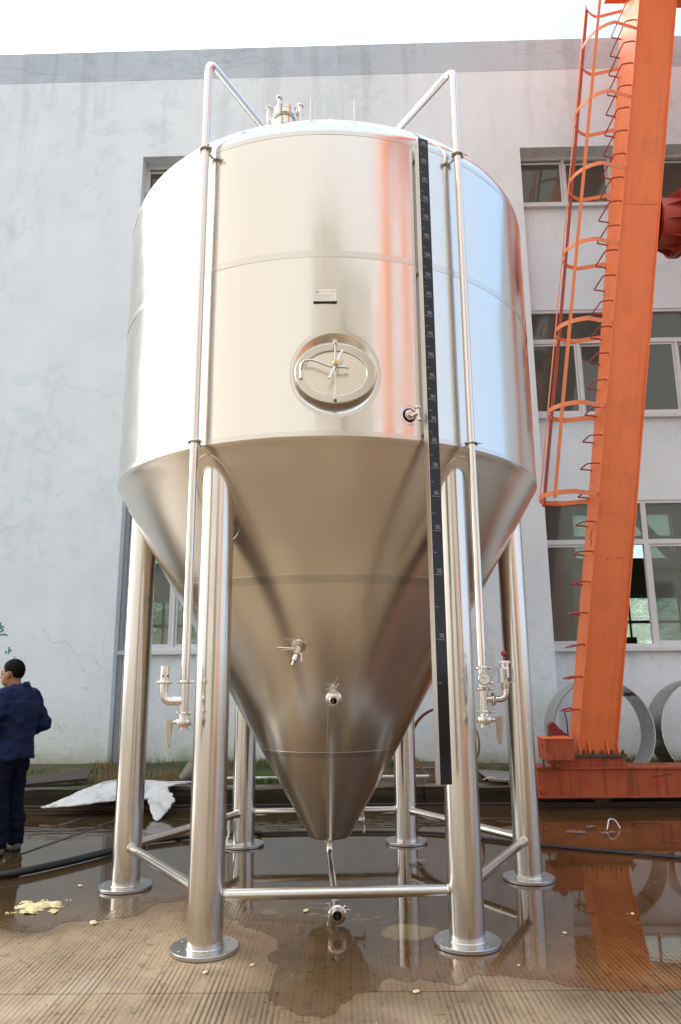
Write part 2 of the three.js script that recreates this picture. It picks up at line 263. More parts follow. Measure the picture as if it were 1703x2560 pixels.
const wallBox = (x0, x1, y0, y1, z0, z1) => wallUV(box(x1 - x0, y1 - y0, z1 - z0, (x0 + x1) / 2, (y0 + y1) / 2, (z0 + z1) / 2));
const BAYS = [[-3.41, -0.21], [3.14, 6.34]], REC = 0.25, LINTEL = 10.42, ROWS = [[1.93, 4.20, 3.54], [5.61, 7.48, 6.92], [9.45, 10.42, 0]];
{
  const xs = [-16, -3.41, -0.21, 3.14, 6.34, 18];
  for (let i = 0; i < 5; i += 2) part('wall', wallBox(xs[i], xs[i + 1], 0, 12.0, -0.42, 0), M.wall, hall);
  for (const [a, b] of BAYS) {
    part('wall', wallBox(a, b, LINTEL, 12.0, -0.42, 0), M.wall, hall);
    const ys = [0, 1.87, 4.20, 5.55, 7.48, 9.40];
    for (let k = 0; k < 6; k += 2) part('wall_panel', wallBox(a, b, ys[k], ys[k + 1], -0.42, -REC), M.wall, hall);
  }
  part('parapet_band', wallBox(-16, 18, 12.0, 12.64, -0.45, 0.003), M.band, hall);
  // the inside of the hall
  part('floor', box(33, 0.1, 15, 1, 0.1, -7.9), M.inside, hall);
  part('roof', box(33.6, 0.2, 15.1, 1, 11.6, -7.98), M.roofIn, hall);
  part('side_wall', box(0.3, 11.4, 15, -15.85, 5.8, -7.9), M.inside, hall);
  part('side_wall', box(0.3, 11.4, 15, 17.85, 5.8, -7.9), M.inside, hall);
  // far wall with two rows of windows
  const Z = -12.2, F = [[-9.2, -4.4], [7.2, 10.35]], H = [[2.37, 3.92], [5.07, 6.62]];
  const fx = [-15.7, -9.2, -4.4, 7.2, 10.35, 17.7];
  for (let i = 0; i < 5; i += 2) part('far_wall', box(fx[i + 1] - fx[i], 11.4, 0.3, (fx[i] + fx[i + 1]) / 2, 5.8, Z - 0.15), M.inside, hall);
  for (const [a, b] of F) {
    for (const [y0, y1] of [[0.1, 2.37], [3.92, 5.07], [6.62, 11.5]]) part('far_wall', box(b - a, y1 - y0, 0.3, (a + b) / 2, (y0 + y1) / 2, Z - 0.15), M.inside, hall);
    for (const [y0, y1] of H) {
      const win = part('far_window', mg([box(b - a, 0.06, 0.08, (a + b) / 2, y0 + 0.03, Z - 0.15), box(b - a, 0.06, 0.08, (a + b) / 2, y1 - 0.03, Z - 0.15)]), M.frameDark, hall);
      const n = Math.round((b - a) / 0.8), w = (b - a) / n, ym = mix(y0, y1, 0.48);
      for (let k = 0; k <= n; k++) part('mullion', box(k % 2 ? 0.12 : 0.06, y1 - y0 - 0.12, 0.07, a + k * w, (y0 + y1) / 2, Z - 0.15), M.frameDark, win);
      part('crossbar', box(b - a, 0.08, 0.06, (a + b) / 2, ym, Z - 0.15), M.frameDark, win);
      part('pane', box(b - a - 0.05, y1 - y0 - 0.05, 0.004, (a + b) / 2, (y0 + y1) / 2, Z - 0.16), M.paneFar, win);
    }
  }
  part('roof_brace', bar(V(4.7, 4.35, -1.1), V(6.4, 2.3, -1.1), 0.12, 0.12), M.frameDark, hall);
  part('crate', box(0.42, 0.24, 0.3, 8.55, 2.5, Z + 0.2), std([0.42, 0.30, 0.17], 0.8), hall);
}
// windows
function windowIn(a, b, y0, y1, yt, openings) {
  const z = -REC - 0.06, t = 0.05, w = part('window', mg([box(b - a, t, 0.09, (a + b) / 2, y0 + t / 2, z), box(b - a, t, 0.09, (a + b) / 2, y1 - t / 2, z), box(t, y1 - y0 - 2 * t, 0.09, a + t / 2, (y0 + y1) / 2, z), box(t, y1 - y0 - 2 * t, 0.09, b - t / 2, (y0 + y1) / 2, z)]), M.frame, hall);
  const n = 4, s = (b - a) / n, top = yt || y1 - t;
  if (yt) part('transom', box(b - a - 2 * t, 0.075, 0.085, (a + b) / 2, yt, z), M.frame, w);
  for (let k = 1; k < n; k++) {
    const main = k === 2 && yt;
    part('mullion', box(main ? 0.075 : 0.05, (main ? y1 - t : top - (yt ? 0.0375 : 0)) - y0 - t, 0.08, a + k * s, ((main ? y1 - t : top - (yt ? 0.0375 : 0)) + y0 + t) / 2, z + (main ? 0.004 : 0)), M.frame, w);
  }
  for (let k = 0; k < n; k++) {
    const x = a + (k + 0.5) * s, zz = z + (k % 2 ? -0.018 : 0.014), hh = top - y0 - t - 0.05, yc = (top + y0 + t) / 2 - 0.02;
    if (openings.includes(k)) continue;
    const sash = part('sash', mg([box(s - 0.06, 0.04, 0.03, x, yc - hh / 2 + 0.02, zz), box(s - 0.06, 0.03, 0.03, x, yc + hh / 2 - 0.015, zz), box(0.032, hh - 0.07, 0.03, x - s / 2 + 0.046, yc + 0.005, zz), box(0.032, hh - 0.07, 0.03, x + s / 2 - 0.046, yc + 0.005, zz)]), M.frame, w);
    part('pane', box(s - 0.12, hh - 0.07, 0.005, x, yc + 0.005, zz), M.pane, w);
    if (openings.includes(k - 1) && k) sash.position.x = 0;
  }
  if (yt) for (let k = 0; k < 2; k++) part('pane', box((b - a) / 2 - 0.1, y1 - t - yt - 0.05, 0.005, a + (k + 0.5) * (b - a) / 2, (y1 - t + yt + 0.0375) / 2, z), M.pane, w);
  part('sill', box(b - a - 0.004, 0.06, 0.16, (a + b) / 2, y0 - 0.03, -REC + 0.0), M.wallLight, w);
  return w;
}
M.wallLight = std([0.62, 0.64, 0.66], 0.8);
for (const [i, [a, b]] of BAYS.entries()) for (const [r, [y0, y1, yt]] of ROWS.entries()) windowIn(a, b, y0, y1, yt, i === 1 && r === 0 ? [1] : []);
part('reveal_trim', box(0.06, 9.7, 0.05, -3.37, 5.0, -REC + 0.03), std([0.33, 0.35, 0.37], 0.7), hall);
{ // green painted marks on the wall
  const px = (u, v) => V(-5.175 + u * 0.0119 * 0.0765 * 8.0, 2.62 - v * 0.000718, 0.003);
  const P = (x, y) => V(-5.171 + (x / 1568) * 0.566, 2.365 - ((y - 420) / 1932) * 0.70, 0.004);
  const strokes = [[[45, 425], [35, 520], [20, 620], [10, 700]], [[-30, 620], [40, 600], [110, 600], [190, 630]], [[30, 660], [110, 700], [165, 750], [110, 810], [20, 820]], [[-40, 980], [20, 975], [90, 945], [200, 925], [300, 935], [370, 985]], [[40, 1100], [20, 1300], [15, 1500], [5, 1800]], [[380, 1600], [375, 1720]], [[485, 1440], [500, 1580], [495, 1720]], [[510, 1590], [560, 1580], [605, 1615]], [[740, 1840], [775, 1890]]];
  M.paint = std([0.03, 0.20, 0.13], 0.7);
  const gs = strokes.map((s) => sweep(new THREE.CatmullRomCurve3(s.map((q) => P(...q))).getPoints(14), 0.011, 8).scale(1, 1, 0.25).translate(0, 0, 0.002));
  part('painted_mark', mg(gs), M.paint, hall);
}

// ---------------------------------------------------------------- bank of soil and grass, kerb, rail
reseed(5);
M.soil = std([1, 1, 1], 0.95, 0, { map: texture(512, 256, (u, v) => { const n = fbm(u * 60, v * 14, 5), g = sst(0.45, 0.62, fbm(u * 26 + 4, v * 6, 4)); return [mix(0.095, 0.05, g) * (0.4 + n), mix(0.068, 0.055, g) * (0.4 + n), mix(0.04, 0.02, g) * (0.4 + n)]; }) });
{
  const n = 160, g = new THREE.PlaneGeometry(24, 1.9, n, 14).rotateX(-Math.PI / 2).translate(1, 0, -10.25), p = g.attributes.position;
  for (let i = 0; i < p.count; i++) { const x = p.getX(i), z = p.getZ(i); p.setY(i, 0.185 + 0.07 * fbm(x * 1.7, z * 2, 3) + 0.10 * sst(-10.2, -11, z)); }
  g.computeVertexNormals(); const s = part('soil_bank', g, M.soil, scene); s.userData.kind = 'structure';
}
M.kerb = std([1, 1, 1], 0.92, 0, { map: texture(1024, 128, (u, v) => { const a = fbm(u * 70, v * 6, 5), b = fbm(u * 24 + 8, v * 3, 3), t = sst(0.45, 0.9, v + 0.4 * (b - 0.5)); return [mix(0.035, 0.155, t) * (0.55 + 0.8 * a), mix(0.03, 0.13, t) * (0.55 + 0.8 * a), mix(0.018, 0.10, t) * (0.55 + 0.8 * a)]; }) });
{
  reseed(9);
  const k = thing('kerb', 0, 0, 0); tag(k, 'mossy worn concrete kerb in front of the grass strip', 'kerb');
  for (let x = -9; x < 11; x += 1.25) {
    const g = new RoundedBoxGeometry(1.245, 0.235, 0.24, 4, 0.035); const p = g.attributes.position;
    for (let i = 0; i < p.count; i++) { const q = fbm((p.getX(i) + x) * 7, p.getY(i) * 9 + p.getZ(i) * 9, 3) - 0.5; p.setY(i, p.getY(i) + 0.02 * q); p.setZ(i, p.getZ(i) + 0.02 * q); }
    planarUV(g, (a, b, c) => [(a + x + 20) / 20, (b + 0.1175) / 0.235 * 0.9 + 0.05 + (c < -0.05 ? 0 : 0)]);
    const m = part('kerb_stone', g, M.kerb, k); m.position.set(x + 0.625, 0.0975, -9.57); m.rotation.y = rr(-0.008, 0.008);
  }
  M.rail = std([0.07, 0.045, 0.038], 0.5, 0.3);
  tag(part('crane_rail', mg([box(24, 0.02, 0.065, 1, 0.035, -9.3, 0.006), box(24, 0.03, 0.02, 1, 0.012, -9.3), box(24, 0.008, 0.12, 1, 0.006, -9.3)]), M.rail, scene), 'low rusty steel rail running along the foot of the kerb', 'rail');
}
{ // grass
  reseed(31);
  const blade = new THREE.BufferGeometry(); blade.setAttribute('position', new THREE.Float32BufferAttribute([-0.006, 0, 0, 0.006, 0, 0, 0.002, 0.55, 0.05, -0.004, 0.55, 0.05, 0.003, 1, 0.22], 3)); blade.setIndex([0, 1, 2, 0, 2, 3, 3, 2, 4]); blade.computeVertexNormals();
  const N = 16000, im = new THREE.InstancedMesh(blade, std([1, 1, 1], 0.8), N), m = new THREE.Matrix4(), q = new THREE.Quaternion(), e = new THREE.Euler(), c = new THREE.Color(); let n = 0;
  while (n < N) {
    const x = rr(-6, 7), z = -rr(9.7, 10.95), den = sst(0.42, 0.62, fbm(x * 1.9 + 4, z * 2.2, 3)) * (x < -1.9 ? 0.35 : x > 0.2 && x < 2.6 ? 1.2 : 0.8) + (x > -1.85 && x < -1.1 && z > -10.2 ? 0.9 : 0);
    if (rnd() > den) continue; const dry = fbm(x * 2.6, z * 3 + 9, 3) > 0.52 || rnd() < 0.25, h = rr(0.05, 0.13) * (dry ? 0.8 : 1);
    e.set(rr(-0.5, 0.5), rr(0, 6.3), rr(-0.4, 0.4)); q.setFromEuler(e); m.compose(V(x, 0.195 + 0.07 * fbm(x * 1.7, z * 2, 3) + 0.10 * sst(-10.2, -11, z), z), q, V(1, h, h)); im.setMatrixAt(n, m);
    c.setRGB(...(dry ? [rr(0.16, 0.26), rr(0.11, 0.17), rr(0.04, 0.07)] : [rr(0.05, 0.10), rr(0.11, 0.18), rr(0.015, 0.03)])); im.setColorAt(n, c); n++;
  }
  im.name = numbered('grass'); shade(im); tag(im, 'green and dry grass growing along the foot of the wall', 'grass', null, 'stuff'); scene.add(im);
}

// ---------------------------------------------------------------- stainless steel
const grain = texture(512, 512, (u, v) => { const n = 0.25 * vn(u * 512, v * 30) + 0.25 * vn(u * 180 + 9, v * 14) + 0.7 * fbm(u * 9, v * 6, 4); const r = 0.48 + 0.62 * n; return [r, r, r]; }, false);
const STEEL = [0.66, 0.63, 0.59];
M.shell = phys(STEEL, 0.21, 1, { roughnessMap: grain });
M.cone = phys([0.76, 0.71, 0.635], 0.25, 1);
M.leg = phys(STEEL, 0.26, 1, { roughnessMap: grain });
M.pipe = phys([0.68, 0.65, 0.61], 0.15, 1);
M.fit = phys([0.66, 0.63, 0.58], 0.16, 1);
M.seam = phys([0.61, 0.58, 0.54], 0.24, 1);
M.plate = phys([0.52, 0.52, 0.52], 0.3, 1);
M.bore = std([0.004, 0.004, 0.004], 0.9);
M.lever = phys([0.46, 0.41, 0.34], 0.3, 1);
M.brass = phys([0.75, 0.58, 0.32], 0.25, 1);

// ---------------------------------------------------------------- the tank
const CX = -0.1018, CZ = 6.03, RT = 1.716, YB = 3.0, YT = 5.2, RL = 1.536, PH = 2.75;
const tank = thing('fermentation_tank', CX, 0, -CZ);
tag(tank, 'huge stainless steel conical-bottom tank standing on six round legs', 'tank');
const L = (az, r, y) => V(r * Math.sin(az * D2R), y, r * Math.cos(az * D2R)); // azimuth from the front, towards the right
const AM = 2.5, YM = 3.42, RM = 0.272, AP = 18.6, YP = 3.165, RP = 0.046;
{ // shell: gently wavy sheet with a dished recess round the manway
  const as = [], ys = [];
  for (let a = -180; a < -12; a += 1) as.push(a); for (let a = -12; a < 22; a += 0.14) as.push(a); for (let a = 22; a <= 180; a += 1) as.push(a); as[as.length - 1] = 180;
  for (let y = YB; y < 3.09; y += 0.03) ys.push(y); for (let y = 3.09; y < 3.73; y += 0.005) ys.push(y); for (let y = 3.73; y < YT - 0.01; y += 0.04) ys.push(y); ys.push(YT);
  const rad = (a, y) => {
    const t = a * D2R; let r = RT + 0.0016 * (fbm(Math.cos(t) * 5 + 9, Math.sin(t) * 5 + y * 0.7, 3) - 0.5) + 0.0011 * (fbm(t * 16 + 50, y * 0.8, 2) - 0.5) * sst(175, 160, Math.abs(a));
    const d = Math.hypot((a - AM) * D2R * RT, y - YM); r -= 0.052 * clamp((RM - d) / 0.085) * (0.9 + 0.1 * clamp((RM - d) / 0.085)) + 0.0025 * sst(RM + 0.03, RM, d);
    const e = Math.hypot((a - AP) * D2R * RT, y - YP); r -= 0.05 * sst(RP, RP - 0.012, e) + 0.002 * sst(RP + 0.022, RP + 0.018, e);
    return r;
  };
  const P = [], N = [], UV = [], I = [], nA = as.length;
  for (const y of ys) for (const a of as) {
    const at = (aa, yy) => L(aa, rad(aa, yy), yy), p = at(a, y), du = at(a + 0.08, y).sub(at(a - 0.08, y)), dv = at(a, y + 0.003).sub(at(a, y - 0.003)), n = du.cross(dv).normalize();
    P.push(p.x, p.y, p.z); N.push(n.x, n.y, n.z); UV.push((a * D2R * RT) / 1.5, y / 1.5);
  }
  for (let j = 0; j < ys.length - 1; j++) for (let i = 0; i < nA - 1; i++) { const o = j * nA + i; I.push(o, o + 1, o + nA, o + nA, o + 1, o + nA + 1); }
  const g = new THREE.BufferGeometry(); g.setAttribute('position', new THREE.Float32BufferAttribute(P, 3)); g.setAttribute('normal', new THREE.Float32BufferAttribute(N, 3)); g.setAttribute('uv', new THREE.Float32BufferAttribute(UV, 2)); g.setIndex(I);
  part('shell', g, M.shell, tank);
}
const CK = (RT - 0.157) / (YB - 0.34), coneR = (y) => RT - (YB - y) * CK;
{
  const prof = [[0.02, 0.338], [0.150, 0.338], [0.158, 0.345]]; for (let k = 0; k <= 40; k++) { const y = mix(0.36, 2.9, k / 40); prof.push([coneR(y), y]); }
  prof.push([RT - 0.036, 2.945], [RT - 0.016, 2.972], [RT - 0.004, 2.99], [RT, YB]);
  const g = lathe(prof, 180), p = g.attributes.position, n = g.attributes.normal;
  for (let i = 0; i < p.count; i++) { const x = p.getX(i), y = p.getY(i), z = p.getZ(i), a = Math.atan2(x, z); const k = 0.0012 * (fbm(x * 3 + 7, z * 3 + y * 2, 3) - 0.5); p.setXYZ(i, x * (1 + k), y, z * (1 + k)); n.setX(i, n.getX(i) + 0.012 * (fbm(a * 9 + 40, y * 1.5, 2) - 0.5)); }
  planarUV(g, (x, y, z) => [Math.atan2(x, z) * 1.1, y]);
  part('cone', g, M.cone, tank);
  const K = 0.19, top = [[RT, YT]]; for (let k = 1; k <= 12; k++) { const a = (k / 12) * 68 * D2R; top.push([RT - K * (1 - Math.cos(a)), YT + K * Math.sin(a)]); }
  const [r0, y0] = top[top.length - 1]; for (let k = 1; k <= 10; k++) { const r = r0 * (1 - k / 10); top.push([Math.max(r, 0.001), y0 + 0.28 * (1 - Math.pow(r / r0, 2)) * 0.9 + 0.03 * (k / 10)]); }
  part('top_head', lathe(top, 180), M.shell, tank);
  // jointing bands and the weld seam down the cone
  part('seam_band', clathe([[RT + 0.0004, 4.235], [RT + 0.0022, 4.236], [RT + 0.0022, 4.283], [RT + 0.0004, 4.284]], 160), M.seam, tank);
  part('seam_band', clathe([[RT + 0.0004, 5.168], [RT + 0.002, 5.169], [RT + 0.002, 5.2], [RT + 0.0004, 5.201]], 160), M.seam, tank);
  part('seam_band', clathe([[RT + 0.0004, 3.0], [RT + 0.0022, 3.001], [RT + 0.0022, 3.032], [RT + 0.0004, 3.033]], 160), M.seam, tank);
  for (const [y0, y1] of [[2.145, 2.20], [0.965, 1.005]]) part('seam_band', clathe([[coneR(y0), y0], [coneR(y0) + 0.002, y0], [coneR(y1) + 0.002, y1], [coneR(y1), y1]], 160), M.seam, tank);
  part('weld_seam', sweep([L(-0.5, coneR(0.35) - 0.001, 0.35), L(-0.3, coneR(0.96) - 0.001, 0.96), L(0.6, coneR(1.34) - 0.001, 1.34)], 0.005, 8), M.fit, tank);
}
// legs with weld lines and foot plates
const legAt = []; for (let k = 0; k < 6; k++) { const t = (k * 60 + PH) * D2R; legAt.push(V(RL * Math.cos(t), 0, -RL * Math.sin(t))); }
{
  const hole = new THREE.Shape(); hole.absarc(0, 0, 0.194, 0, Math.PI * 2); for (let k = 0; k < 6; k++) { const p = new THREE.Path(), a = (k * 60 + 12) * D2R; p.absarc(0.163 * Math.cos(a), 0.163 * Math.sin(a), 0.0085, 0, Math.PI * 2); hole.holes.push(p); }
  const foot = new THREE.ExtrudeGeometry(hole, { depth: 0.018, bevelEnabled: true, bevelSize: 0.002, bevelThickness: 0.002, bevelSegments: 1, curveSegments: 48 }).rotateX(-Math.PI / 2).translate(0, 0.006, 0);
  const bead = new THREE.TorusGeometry(0.108, 0.006, 8, 48).rotateX(Math.PI / 2).translate(0, 0.028, 0);
  const ring = (o, rho, r) => { const pts = []; for (let k = 0; k <= 72; k++) { const a = (k / 72) * 2 * Math.PI, x = o.x + rho * Math.cos(a), z = o.z + rho * Math.sin(a), q = Math.hypot(x, z); if (q < RT - 0.02) pts.push(V(x - o.x, YB - (RT - q) / CK, z - o.z)); } return sweep(pts, r, 6); };
  for (const [k, o] of legAt.entries()) {
    const g = cyl(0.106, 2.93, 0, 0.02 + 1.465, 0, 56).toNonIndexed(); // goes up into the cone
    const leg = part('leg', g, M.leg, tank); leg.position.copy(o); leg.rotation.y = k;
    const fp = part('foot_plate', foot, M.plate, leg); fp.rotation.y = -k + hash(k, 3);
    part('weld_bead', bead, M.fit, leg);
    const w = part('weld_ring', mg([ring(o, 0.109, 0.004), ring(o, 0.150, 0.0028)]), M.fit, leg); w.rotation.y = -k;
    const c = new THREE.Group();
    const n = legAt[(k + 1) % 6], d = n.clone().sub(o).normalize(), a = o.clone().addScaledVector(d, 0.1).setY(0.293), b = n.clone().addScaledVector(d, -0.1).setY(0.293);
    const br = part('brace', rod(a, b, 0.033, 24), M.leg, tank);
    const wb = (p, s) => { const q = new THREE.TorusGeometry(0.034, 0.006, 8, 24); q.applyQuaternion(new THREE.Quaternion().setFromUnitVectors(V(0, 0, 1), d)); return q.translate(p.x + d.x * s, p.y, p.z + d.z * s); };
    part('weld_bead', mg([wb(a, 0.008), wb(b, -0.008)]), M.fit, br);
  }
}
// local frame on the tank side: x right, y up, z out
function frameAt(az, r, y, tilt = 0) { const g = new THREE.Group(); g.position.copy(L(az, r, y)); g.rotation.order = 'YXZ'; g.rotation.y = az * D2R; g.rotation.x = tilt; return g; }
const bake = (geo, fr) => { fr.updateMatrix(); return geo.applyMatrix4(fr.matrix); };
const facing = (g) => g.rotateX(Math.PI / 2); // lathe axis y -> z (out)
{ // oval manway
  const f = frameAt(AM, RT - 0.042, YM), ell = (a, b, n = 72) => { const s = new THREE.Shape(); s.absellipse(0, 0, a, b, 0, Math.PI * 2); return s; };
  const neck = ell(0.252, 0.198); const inner = new THREE.Path(); inner.absellipse(0, 0, 0.206, 0.156, 0, Math.PI * 2); neck.holes.push(inner);
  const ex = (s, d, bev) => new THREE.ExtrudeGeometry(s, { depth: d, bevelEnabled: true, bevelSize: bev, bevelThickness: bev, bevelSegments: 3, curveSegments: 64 });
  const mw = part('manway', bake(ex(neck, 0.115, 0.007).translate(0, 0, -0.08), f), M.fit, tank);
  // domed cover
  const cv = ell(0.199, 0.149); const cg = ex(cv, 0.018, 0.006).translate(0, 0, 0.006);
  part('cover', bake(cg, f), M.cone, mw);
  const groove = new THREE.TorusGeometry(1, 0.011, 6, 80).scale(0.206, 0.156, 0.3).translate(0, 0, 0.0365);
  part('gasket', bake(groove, f), M.bore, mw);
  const flat = (w, h, x, y, z, d = 0.016) => box(w, h, d, x, y, z, 0.004);
  part('clamp_bar', bake(mg([flat(0.012, 0.36, 0, -0.002, 0.078, 0.012), flat(0.024, 0.024, 0.0, 0.188, 0.07, 0.04), flat(0.022, 0.022, -0.002, -0.186, 0.07, 0.04)]), f), M.fit, mw);
  part('handle_bar', bake(rod(V(-0.042, -0.075, 0.125), V(0.045, 0.125, 0.105), 0.0085), f), M.fit, mw);
  part('hinge_arm', bake(sweep(bend([V(-0.215, 0.01, 0.055), V(-0.205, 0.062, 0.085), V(-0.145, 0.062, 0.095), V(-0.03, 0.016, 0.095), V(0.07, 0.016, 0.09)], 0.03), 0.0075, 10), f), M.fit, mw);
  part('hinge_pin', bake(mg([rod(V(-0.217, -0.045, 0.05), V(-0.217, 0.055, 0.05), 0.011), facing(cyl(0.011, 0.014)).translate(0.076, 0.016, 0.09)]), f), M.fit, mw);
  part('knob', bake(mg([facing(clathe([[0, 0], [0.02, 0], [0.021, 0.006], [0.021, 0.02], [0.017, 0.026], [0.007, 0.028], [0.006, 0.036], [0, 0.036]])).translate(0, 0.03, 0.115), facing(cyl(0.009, 0.08)).translate(0, 0.03, 0.075)]), f), M.brass, mw);
}
{ // small sampling port sunk in the shell
  const f = frameAt(AP, RT, YP), sp = part('sample_port', bake(mg([facing(clathe([[0, -0.046], [0.03, -0.046], [0.03, -0.01], [0.034, -0.008], [0.034, 0.004], [0.022, 0.008], [0.018, 0.03], [0, 0.03]], 32)), rod(V(0.012, -0.012, 0.02), V(0.03, 0.0, 0.05), 0.014, 16), rod(V(0.03, -0.01, 0.05), V(0.034, 0.03, 0.052), 0.011, 16)]), f), M.fit, tank);
  part('knob', bake(clathe([[0, 0], [0.018, 0], [0.02, 0.004], [0.02, 0.016], [0.016, 0.02], [0, 0.02]], 20).translate(0.034, 0.028, 0.052), f), M.fit, sp);
  part('spout', bake(mg([rod(V(0.036, -0.008, 0.052), V(0.04, -0.035, 0.056), 0.006, 12), rod(V(0.04, -0.035, 0.056), V(0.041, -0.05, 0.058), 0.011, 14)]), f), M.fit, sp);
  part('socket', bake(facing(cyl(0.044, 0.002)).translate(0, 0, -0.049), f), M.bore, sp);
}
{ // data plate
  const cv = document.createElement('canvas'); cv.width = 512; cv.height = 300; const c = cv.getContext('2d');
  c.fillStyle = '#e6e1d6'; c.fillRect(0, 0, 512, 300); c.strokeStyle = '#8d877c'; c.lineWidth = 4; c.strokeRect(6, 6, 500, 288);
  c.strokeStyle = '#2c2622'; c.lineWidth = 15; c.beginPath(); c.arc(78, 74, 26, 0.25, 5.6); c.stroke(); c.fillStyle = '#2c2622'; c.font = 'italic bold 36px sans-serif'; c.fillText('met', 106, 82);
  c.fillStyle = '#5c554d'; c.font = 'bold 27px sans-serif'; c.fillText('FERMENTATION TANK', 206, 84);
  reseed(3); c.fillStyle = '#7d766b'; for (let r = 0; r < 5; r++) { let x = 30; const end = r < 3 ? 470 : 370; while (x < end) { const w = rr(10, 46); c.fillRect(x, 132 + r * 30, Math.min(w, end - x), 9); x += w + rr(6, 16); } }
  c.fillStyle = '#3a332d'; c.font = 'bold 40px serif'; c.fillText('C€'.replace('€', 'E'), 416, 270);
  const t = new THREE.CanvasTexture(cv); t.colorSpace = THREE.SRGBColorSpace;
  const f = frameAt(0.4, RT, 3.95), dp = part('data_plate', bake(box(0.158, 0.09, 0.003, 0, 0, 0.016, 0.001), f), M.plate, tank);
  part('print', bake(new THREE.PlaneGeometry(0.152, 0.085).translate(0, 0, 0.0186), f), std([1, 1, 1], 0.35, 0.6, { map: t }), dp);
  part('bracket', bake(mg([box(0.15, 0.003, 0.013, 0, -0.043, 0.0075), box(0.003, 0.08, 0.013, -0.07, 0, 0.0075), box(0.003, 0.08, 0.013, 0.07, 0, 0.0075)]), f), std([0.03, 0.03, 0.03], 0.5), dp);
}
{ // level scale: a long printed strip
  const AZ = 22.75, RS = 1.79, y0 = 0.935, y1 = 5.185, f = frameAt(AZ, RS, 0);
  const cv = document.createElement('canvas'); cv.width = 96; cv.height = 2048; const c = cv.getContext('2d'); c.fillStyle = '#0b0a0b'; c.fillRect(0, 0, 96, 2048);
  const ty = (y) => (1 - (y - y0) / (y1 - y0)) * 2048, marks = [1.748, 2.137, 2.407, 2.624, 2.806, 2.968, 3.112, 3.259, 3.404, 3.549, 3.695, 3.84, 3.981, 4.121, 4.269, 4.412, 4.554, 4.695, 4.844, 4.991, 5.13];
  c.fillStyle = '#8f8b89'; c.font = 'bold 17px sans-serif'; c.textAlign = 'right';
  marks.forEach((y, i) => { c.fillRect(8, ty(y) - 1, 72, 2); c.fillText((i + 1) * 1000 + 'L', 78, ty(y) - 5); const n = i ? marks[i - 1] : 1.25; c.fillRect(4, ty((y + n) / 2) - 1, 32, 2); });
  const t = new THREE.CanvasTexture(cv); t.colorSpace = THREE.SRGBColorSpace;
  const sc = part('level_scale', bake(mg([box(0.074, y1 - y0, 0.004, 0, (y0 + y1) / 2, -0.004), box(0.004, y1 - y0, 0.05, -0.037, (y0 + y1) / 2, -0.027)]), f), phys([0.74, 0.71, 0.66], 0.3, 1), tank);
  part('printed_face', bake(new THREE.PlaneGeometry(0.0735, y1 - y0 - 0.004).translate(0.0015, (y0 + y1) / 2, 0), f), phys([1, 1, 1], 0.1, 0, { map: t, ior: 1.42 }), sc);
  for (const y of [3.05, 4.2, 5.08]) part('bracket', bake(box(0.02, 0.012, 0.07, -0.01, y, -0.04), f), M.fit, sc);
}
// fittings
const clampG = (r = 0.0255) => mg([clathe([[r - 0.004, -0.009], [r + 0.012, -0.009], [r + 0.0165, -0.004], [r + 0.0165, 0.004], [r + 0.012, 0.009], [r - 0.004, 0.009]], 28), box(0.018, 0.016, 0.012, r + 0.022, 0, 0, 0.003), rod(V(r + 0.02, 0, -0.012), V(r + 0.02, 0, 0.035), 0.0035), box(0.03, 0.008, 0.008, r + 0.022, 0, 0.036, 0.002), box(0.014, 0.014, 0.012, -r - 0.019, 0, 0, 0.003)]);
const valveG = () => mg([clathe([[0.0, -0.042], [0.036, -0.042], [0.036, -0.036], [0.026, -0.034], [0.027, -0.022], [0.043, -0.018], [0.045, -0.012], [0.045, 0.012], [0.043, 0.018], [0.027, 0.022], [0.026, 0.034], [0.036, 0.036], [0.036, 0.042], [0, 0.042]], 32), rod(V(0.04, 0, 0), V(0.062, 0, 0), 0.011)]);
const leverG = () => { // lever hanging from the valve stem at the origin, seen from the front
  const s = new THREE.Shape(); s.moveTo(-0.012, 0.012); s.lineTo(0.026, 0.014); s.lineTo(0.026, -0.004); s.lineTo(0.006, -0.14); s.lineTo(-0.006, -0.14); s.lineTo(-0.012, 0); s.closePath();
  return mg([new THREE.ExtrudeGeometry(s, { depth: 0.014, bevelEnabled: true, bevelSize: 0.002, bevelThickness: 0.002, bevelSegments: 1 }).translate(0, 0, -0.007), rod(V(-0.004, -0.005, -0.012), V(-0.014, -0.12, -0.02), 0.003, 8)]);
};
const AZL = -27.66, AZR = 32.26, RPI = 0.0255, RO = RT + 0.07;
function riser(az, ybot, side) {
  const top = az < 0 ? 5.908 : 5.893, pts = bend([L(az, RO, ybot), L(az, RO, top), L(az, 0.45, top - 0.06), L(az, 0.42, 5.5)], 0.09, 8);
  const p = part('riser_pipe', sweep(pts, RPI, 24), M.pipe, tank);
  for (const y of [5.163, 3.011]) {
    const f = frameAt(az, RO, y); part('pipe_bracket', mg([bake(rod(V(0, -0.004, -0.025), V(-0.004 * side, -0.008, -0.072), 0.008), f), bake(clampG(0.0265).scale(1, 0.8, 1), frameAt(az, RO, y))]), M.fit, p);
    if (az > 0 && y < 3) part('red_cap', bake(mg([cyl(0.009, 0.02).rotateZ(Math.PI / 2).translate(-0.05, 0.006, 0.02)]), f), std([0.4, 0.01, 0.03], 0.4), p);
  }
  return p;
}
